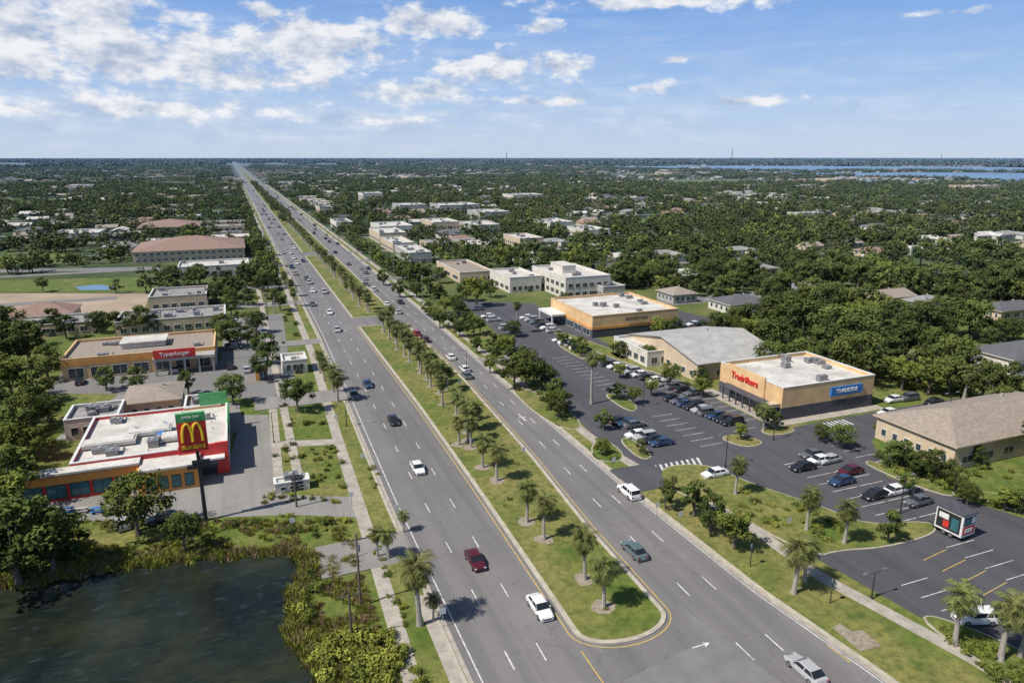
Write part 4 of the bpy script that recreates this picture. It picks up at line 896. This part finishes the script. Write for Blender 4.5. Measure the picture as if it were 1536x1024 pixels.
for i in range(520):
    r = 1300*math.exp(R.uniform(0, 2.4)); a = YW+math.radians(R.uniform(-42, 42)); x, y = r*math.sin(a), r*math.cos(a)
    if not blocked(x, y, 5 if r < 3500 else 0): inst.append((x, y, 0, R.choice((0, h90)), R.uniform(.7, 1.5)*(1+r/10000), 6+R.randrange(4))); addh(x, y, 18)
def scatter(name, pts, protos):
    col = bpy.data.collections.new(name+'_protos')
    for i, me in enumerate(protos):
        o = bpy.data.objects.new('%s_part_%02d' % (name, i), me); col.objects.link(o)
    me = bpy.data.meshes.new(name); me.from_pydata([p[:3] for p in pts], [], [])
    for nm, ty, ix in (('rz', 'FLOAT', 3), ('sc', 'FLOAT', 4), ('pi', 'INT', 5)):
        at = me.attributes.new(nm, ty, 'POINT'); at.data.foreach_set('value', [p[ix] for p in pts])
    ob = bpy.data.objects.new(name, me); sc.collection.objects.link(ob)
    ng = bpy.data.node_groups.new(name, 'GeometryNodeTree')
    ng.interface.new_socket('Geometry', in_out='INPUT', socket_type='NodeSocketGeometry'); ng.interface.new_socket('Geometry', in_out='OUTPUT', socket_type='NodeSocketGeometry')
    gi = ng.nodes.new('NodeGroupInput'); go = ng.nodes.new('NodeGroupOutput'); ip = ng.nodes.new('GeometryNodeInstanceOnPoints'); ci = ng.nodes.new('GeometryNodeCollectionInfo')
    ci.inputs['Collection'].default_value = col; ci.inputs['Separate Children'].default_value = True; ci.inputs['Reset Children'].default_value = True
    def na(n, t):
        q = ng.nodes.new('GeometryNodeInputNamedAttribute'); q.data_type = t; q.inputs['Name'].default_value = n; return q.outputs['Attribute']
    cx = ng.nodes.new('ShaderNodeCombineXYZ'); L = ng.links.new
    L(na('rz', 'FLOAT'), cx.inputs[2]); L(gi.outputs[0], ip.inputs['Points']); L(ci.outputs[0], ip.inputs['Instance']); ip.inputs['Pick Instance'].default_value = True
    L(na('pi', 'INT'), ip.inputs['Instance Index']); L(cx.outputs[0], ip.inputs['Rotation'])
    L(na('sc', 'FLOAT'), ip.inputs['Scale']); L(ip.outputs[0], go.inputs[0])
    md = ob.modifiers.new('scatter', 'NODES'); md.node_group = ng
    return ob
scatter('distant_buildings', inst, HP+BP)
# ------------------------------------------------------------------ tree masses
near = []; mid = []; fr = []; ff = []
def wedge(r0, r1, a0=-46, a1=46):
    r = math.sqrt(R.uniform(r0*r0, r1*r1)); a = YW+math.radians(R.uniform(a0, a1)); return r*math.sin(a), r*math.cos(a), r
for i in range(3000):
    x, y, r = wedge(130, 340)
    if not (x > 112 or x < -46): continue
    n = noise.noise(Vector((x*.025, y*.025, 1)))
    if n < -.17: continue
    if blocked(x, y, 2): continue
    near.append((x, y, 0, R.uniform(0, 6.28), R.uniform(.75, 1.6), R.choice((0, 1, 2, 4, 0, 1, 3)))); addh(x, y, 3.2)
for i in range(34000):
    x, y, r = wedge(300, 1600)
    n = noise.noise(Vector((x*.010, y*.010, 1)))+.5*noise.noise(Vector((x*.04, y*.04, 4)))
    if n < -.24 and R.random() < .8: continue
    if -90 < x < 160 and R.random() < .3: continue
    if blocked(x, y, 1): continue
    mid.append((x, y, 0, R.uniform(0, 6.28), R.uniform(.6, 1.3), R.choice((0, 1, 3, 0, 1, 3, 2))))
for i in range(1000):
    y = 290*math.exp(R.uniform(0, 1.7)); x = R.choice((R.uniform(4, 14.5), R.uniform(64.5, 76), R.uniform(36, 45)))
    if 36 <= x <= 45 and y < 600: continue
    if not blocked(x, y, .5, False): mid.append((x, y, 0, R.uniform(0, 6.28), R.uniform(.4, .85), R.choice((0, 1, 2, 3))))
for i in range(11000):
    x, y, r = wedge(1500, 4600)
    if noise.noise(Vector((x*.004, y*.004, 1)))+.4*noise.noise(Vector((x*.015, y*.015, 1))) < -.22: continue
    if blocked(x, y, 2) or -10 < x < 90: continue
    fr.append((x, y, 0, R.uniform(0, 6.28), R.uniform(.65, 1.2), R.randrange(3)))
for i in range(9000):
    x, y, r = wedge(4300, 16000)
    if noise.noise(Vector((x*.0009, y*.0009, 1)))+.4*noise.noise(Vector((x*.003, y*.003, 1))) < -.12: continue
    if blocked(x, y) or -60 < x < 140: continue
    ff.append((x, y, 0, R.uniform(0, 6.28), R.uniform(.7, 1.4)*(.8+r/16000), R.randrange(2)))
scatter('woodland', near, oakN); scatter('woodland_canopy', mid, oakM); scatter('distant_groves', fr, groveM); scatter('horizon_woods', ff, groveF)
tf = []
for i in range(7500):
    x, y = g(R.uniform(0, 700), R.uniform(780, 1040))
    if not inpoly(x, y, pw) and x < 11 and y > 20 and noise.noise(Vector((x*.2, y*.2, 2))) > -.15: tf.append((x, y, 0, R.uniform(0, 6.28), R.uniform(.5, 1.3), R.choice((0, 1, 1))))
for i, (x, y) in enumerate(pw):
    for k in range(9):
        if R.random() < .85: tf.append((x+R.uniform(-.6, .9), y+R.uniform(-.5, 1.3), 0, R.uniform(0, 6.28), R.uniform(.9, 2.2), R.choice((0, 1, 1))))
scatter('tall_grass', tf, tuft)
# ------------------------------------------------------------------ camera, sun, world
cam = bpy.data.cameras.new('camera'); co = bpy.data.objects.new('camera', cam); sc.collection.objects.link(co); sc.camera = co
co.location = (0, 0, H); co.rotation_euler = (math.pi/2-PT, 0, -YW); cam.sensor_width = 36; cam.lens = 36*FP/1536; cam.clip_start = .5; cam.clip_end = 120000
EL = math.radians(52); AZ = math.radians(262)
sd = Vector((math.sin(AZ)*math.cos(EL), math.cos(AZ)*math.cos(EL), math.sin(EL)))
sl = bpy.data.lights.new('sun', 'SUN'); sl.energy = 5.0; sl.angle = math.radians(.5); sl.color = (1, .935, .83)
so = bpy.data.objects.new('sun', sl); sc.collection.objects.link(so); so.rotation_euler = (-sd).to_track_quat('-Z', 'Y').to_euler(); so.location = (0, 0, 200)
w = bpy.data.worlds.new('World'); sc.world = w; w.use_nodes = True; nt = w.node_tree; nt.nodes.clear()
out = N(nt, 'ShaderNodeOutputWorld'); bg = N(nt, 'ShaderNodeBackground'); sk = N(nt, 'ShaderNodeTexSky', sky_type='NISHITA')
sk.sun_disc = False; sk.sun_elevation = EL; sk.sun_rotation = AZ; sk.air_density = 1.0; sk.dust_density = .6; sk.ozone_density = 2.0; sk.altitude = 100
bg.inputs['Strength'].default_value = .085
tc = N(nt, 'ShaderNodeTexCoord'); sx = N(nt, 'ShaderNodeSeparateXYZ'); nt.links.new(tc.outputs['Generated'], sx.inputs[0])
az = mathn(nt, 'SUBTRACT', mathn(nt, 'ARCTAN2', sx.outputs[0], sx.outputs[1]), YW); el = mathn(nt, 'ARCSINE', sx.outputs[2])
def aes(u, v):
    a = (u-768)/FP; b = (512-v)/FP; f = cp+b*sp; z = -sp+b*cp; return math.atan2(a, f), math.atan2(z, math.hypot(a, f))
nt.links.new(sk.outputs[0], bg.inputs['Color'])
hc = mix(nt, ramp(nt, el, 0.0, .08), (.58, .69, .88), (.42, .60, .90)); hc = mix(nt, ramp(nt, el, .07, .22), hc, (.15, .36, .82))
bgh = N(nt, 'ShaderNodeBackground'); nt.links.new(hc, bgh.inputs['Color']); bgh.inputs['Strength'].default_value = 1.0
mh = N(nt, 'ShaderNodeMixShader'); nt.links.new(mathn(nt, 'MULTIPLY', ramp(nt, el, .42, .17), .85), mh.inputs[0]); nt.links.new(bg.outputs[0], mh.inputs[1]); nt.links.new(bgh.outputs[0], mh.inputs[2])
cl = [(40, 55, 230, 62, 1.45), (220, 85, 170, 50, 1.4), (110, 10, 190, 26, 1.3), (300, 22, 60, 16, 1.05), (470, 66, 125, 40, 1.5), (395, 18, 30, 12, 1.3), (645, 36, 85, 24, 1.45), (800, 42, 60, 14, 1.1), (735, 102, 75, 28, 1.4), (825, 98, 70, 20, 1.3), (610, 138, 100, 22, 1.3), (360, 118, 150, 30, 1.25), (200, 160, 280, 22, 1.15), (800, 152, 130, 13, 1.1), (980, 132, 70, 12, 1.1), (1110, 153, 100, 10, 1.1), (1010, 2, 230, 13, 1.3), (1400, 20, 90, 9, .85), (1025, 90, 36, 8, .95), (560, 182, 260, 12, .85)]
mask = None
for u, v, ru, rv_, am in cl:
    a0, e0 = aes(u, v)
    dx = mathn(nt, 'MULTIPLY', mathn(nt, 'SUBTRACT', az, a0), 1085/ru); dy = mathn(nt, 'MULTIPLY', mathn(nt, 'SUBTRACT', el, e0), 1085/rv_)
    d = mathn(nt, 'SQRT', mathn(nt, 'ADD', mathn(nt, 'MULTIPLY', dx, dx), mathn(nt, 'MULTIPLY', dy, dy)))
    q = mathn(nt, 'SUBTRACT', am, mathn(nt, 'MULTIPLY', d, .9))
    mask = q if mask is None else mathn(nt, 'MAXIMUM', mask, q)
def cv(sx_, sy_, dx=0, dy=0):
    c = N(nt, 'ShaderNodeCombineXYZ'); nt.links.new(mathn(nt, 'MULTIPLY_ADD', az, sx_, dx), c.inputs[0]); nt.links.new(mathn(nt, 'MULTIPLY_ADD', el, sy_, dy), c.inputs[1]); return c.outputs[0]
f1 = noi(nt, cv(10, 19), 1.7, 9, .60); f2 = noi(nt, cv(10, 19, -.08, .30), 1.7, 6, .60)
dens = mathn(nt, 'ADD', mask, mathn(nt, 'MULTIPLY', mathn(nt, 'SUBTRACT', f1, .5), 3.4))
al = ramp(nt, dens, .45, .95)
shd = mathn(nt, 'ADD', mathn(nt, 'MULTIPLY', mathn(nt, 'SUBTRACT', f1, f2), 3.6), .58, clamp=True)
ccol = mix(nt, shd, (.46, .54, .69), (.95, .955, .975))
st2 = ramp(nt, noi(nt, cv(5, 46), 1.5, 5, .6), .38, .70)
lay = mathn(nt, 'MULTIPLY', mathn(nt, 'MULTIPLY', st2, ramp(nt, el, .225, .05)), mathn(nt, 'ADD', .25, mathn(nt, 'MULTIPLY', ramp(nt, az, .45, -.2), .4)))
al2 = mathn(nt, 'MAXIMUM', mathn(nt, 'MULTIPLY', al, .93), lay)
al2 = mathn(nt, 'MULTIPLY', al2, ramp(nt, el, -.005, .05))
bg2 = N(nt, 'ShaderNodeBackground'); nt.links.new(ccol, bg2.inputs['Color']); bg2.inputs['Strength'].default_value = .95
ms = N(nt, 'ShaderNodeMixShader'); nt.links.new(al2, ms.inputs[0]); nt.links.new(mh.outputs[0], ms.inputs[1]); nt.links.new(bg2.outputs[0], ms.inputs[2]); nt.links.new(ms.outputs[0], out.inputs[0])
sc.view_settings.view_transform = 'Standard'; sc.view_settings.look = 'None'; sc.view_settings.exposure = 0
print('objects', len(sc.objects), 'mid', len(mid), 'near', len(near))
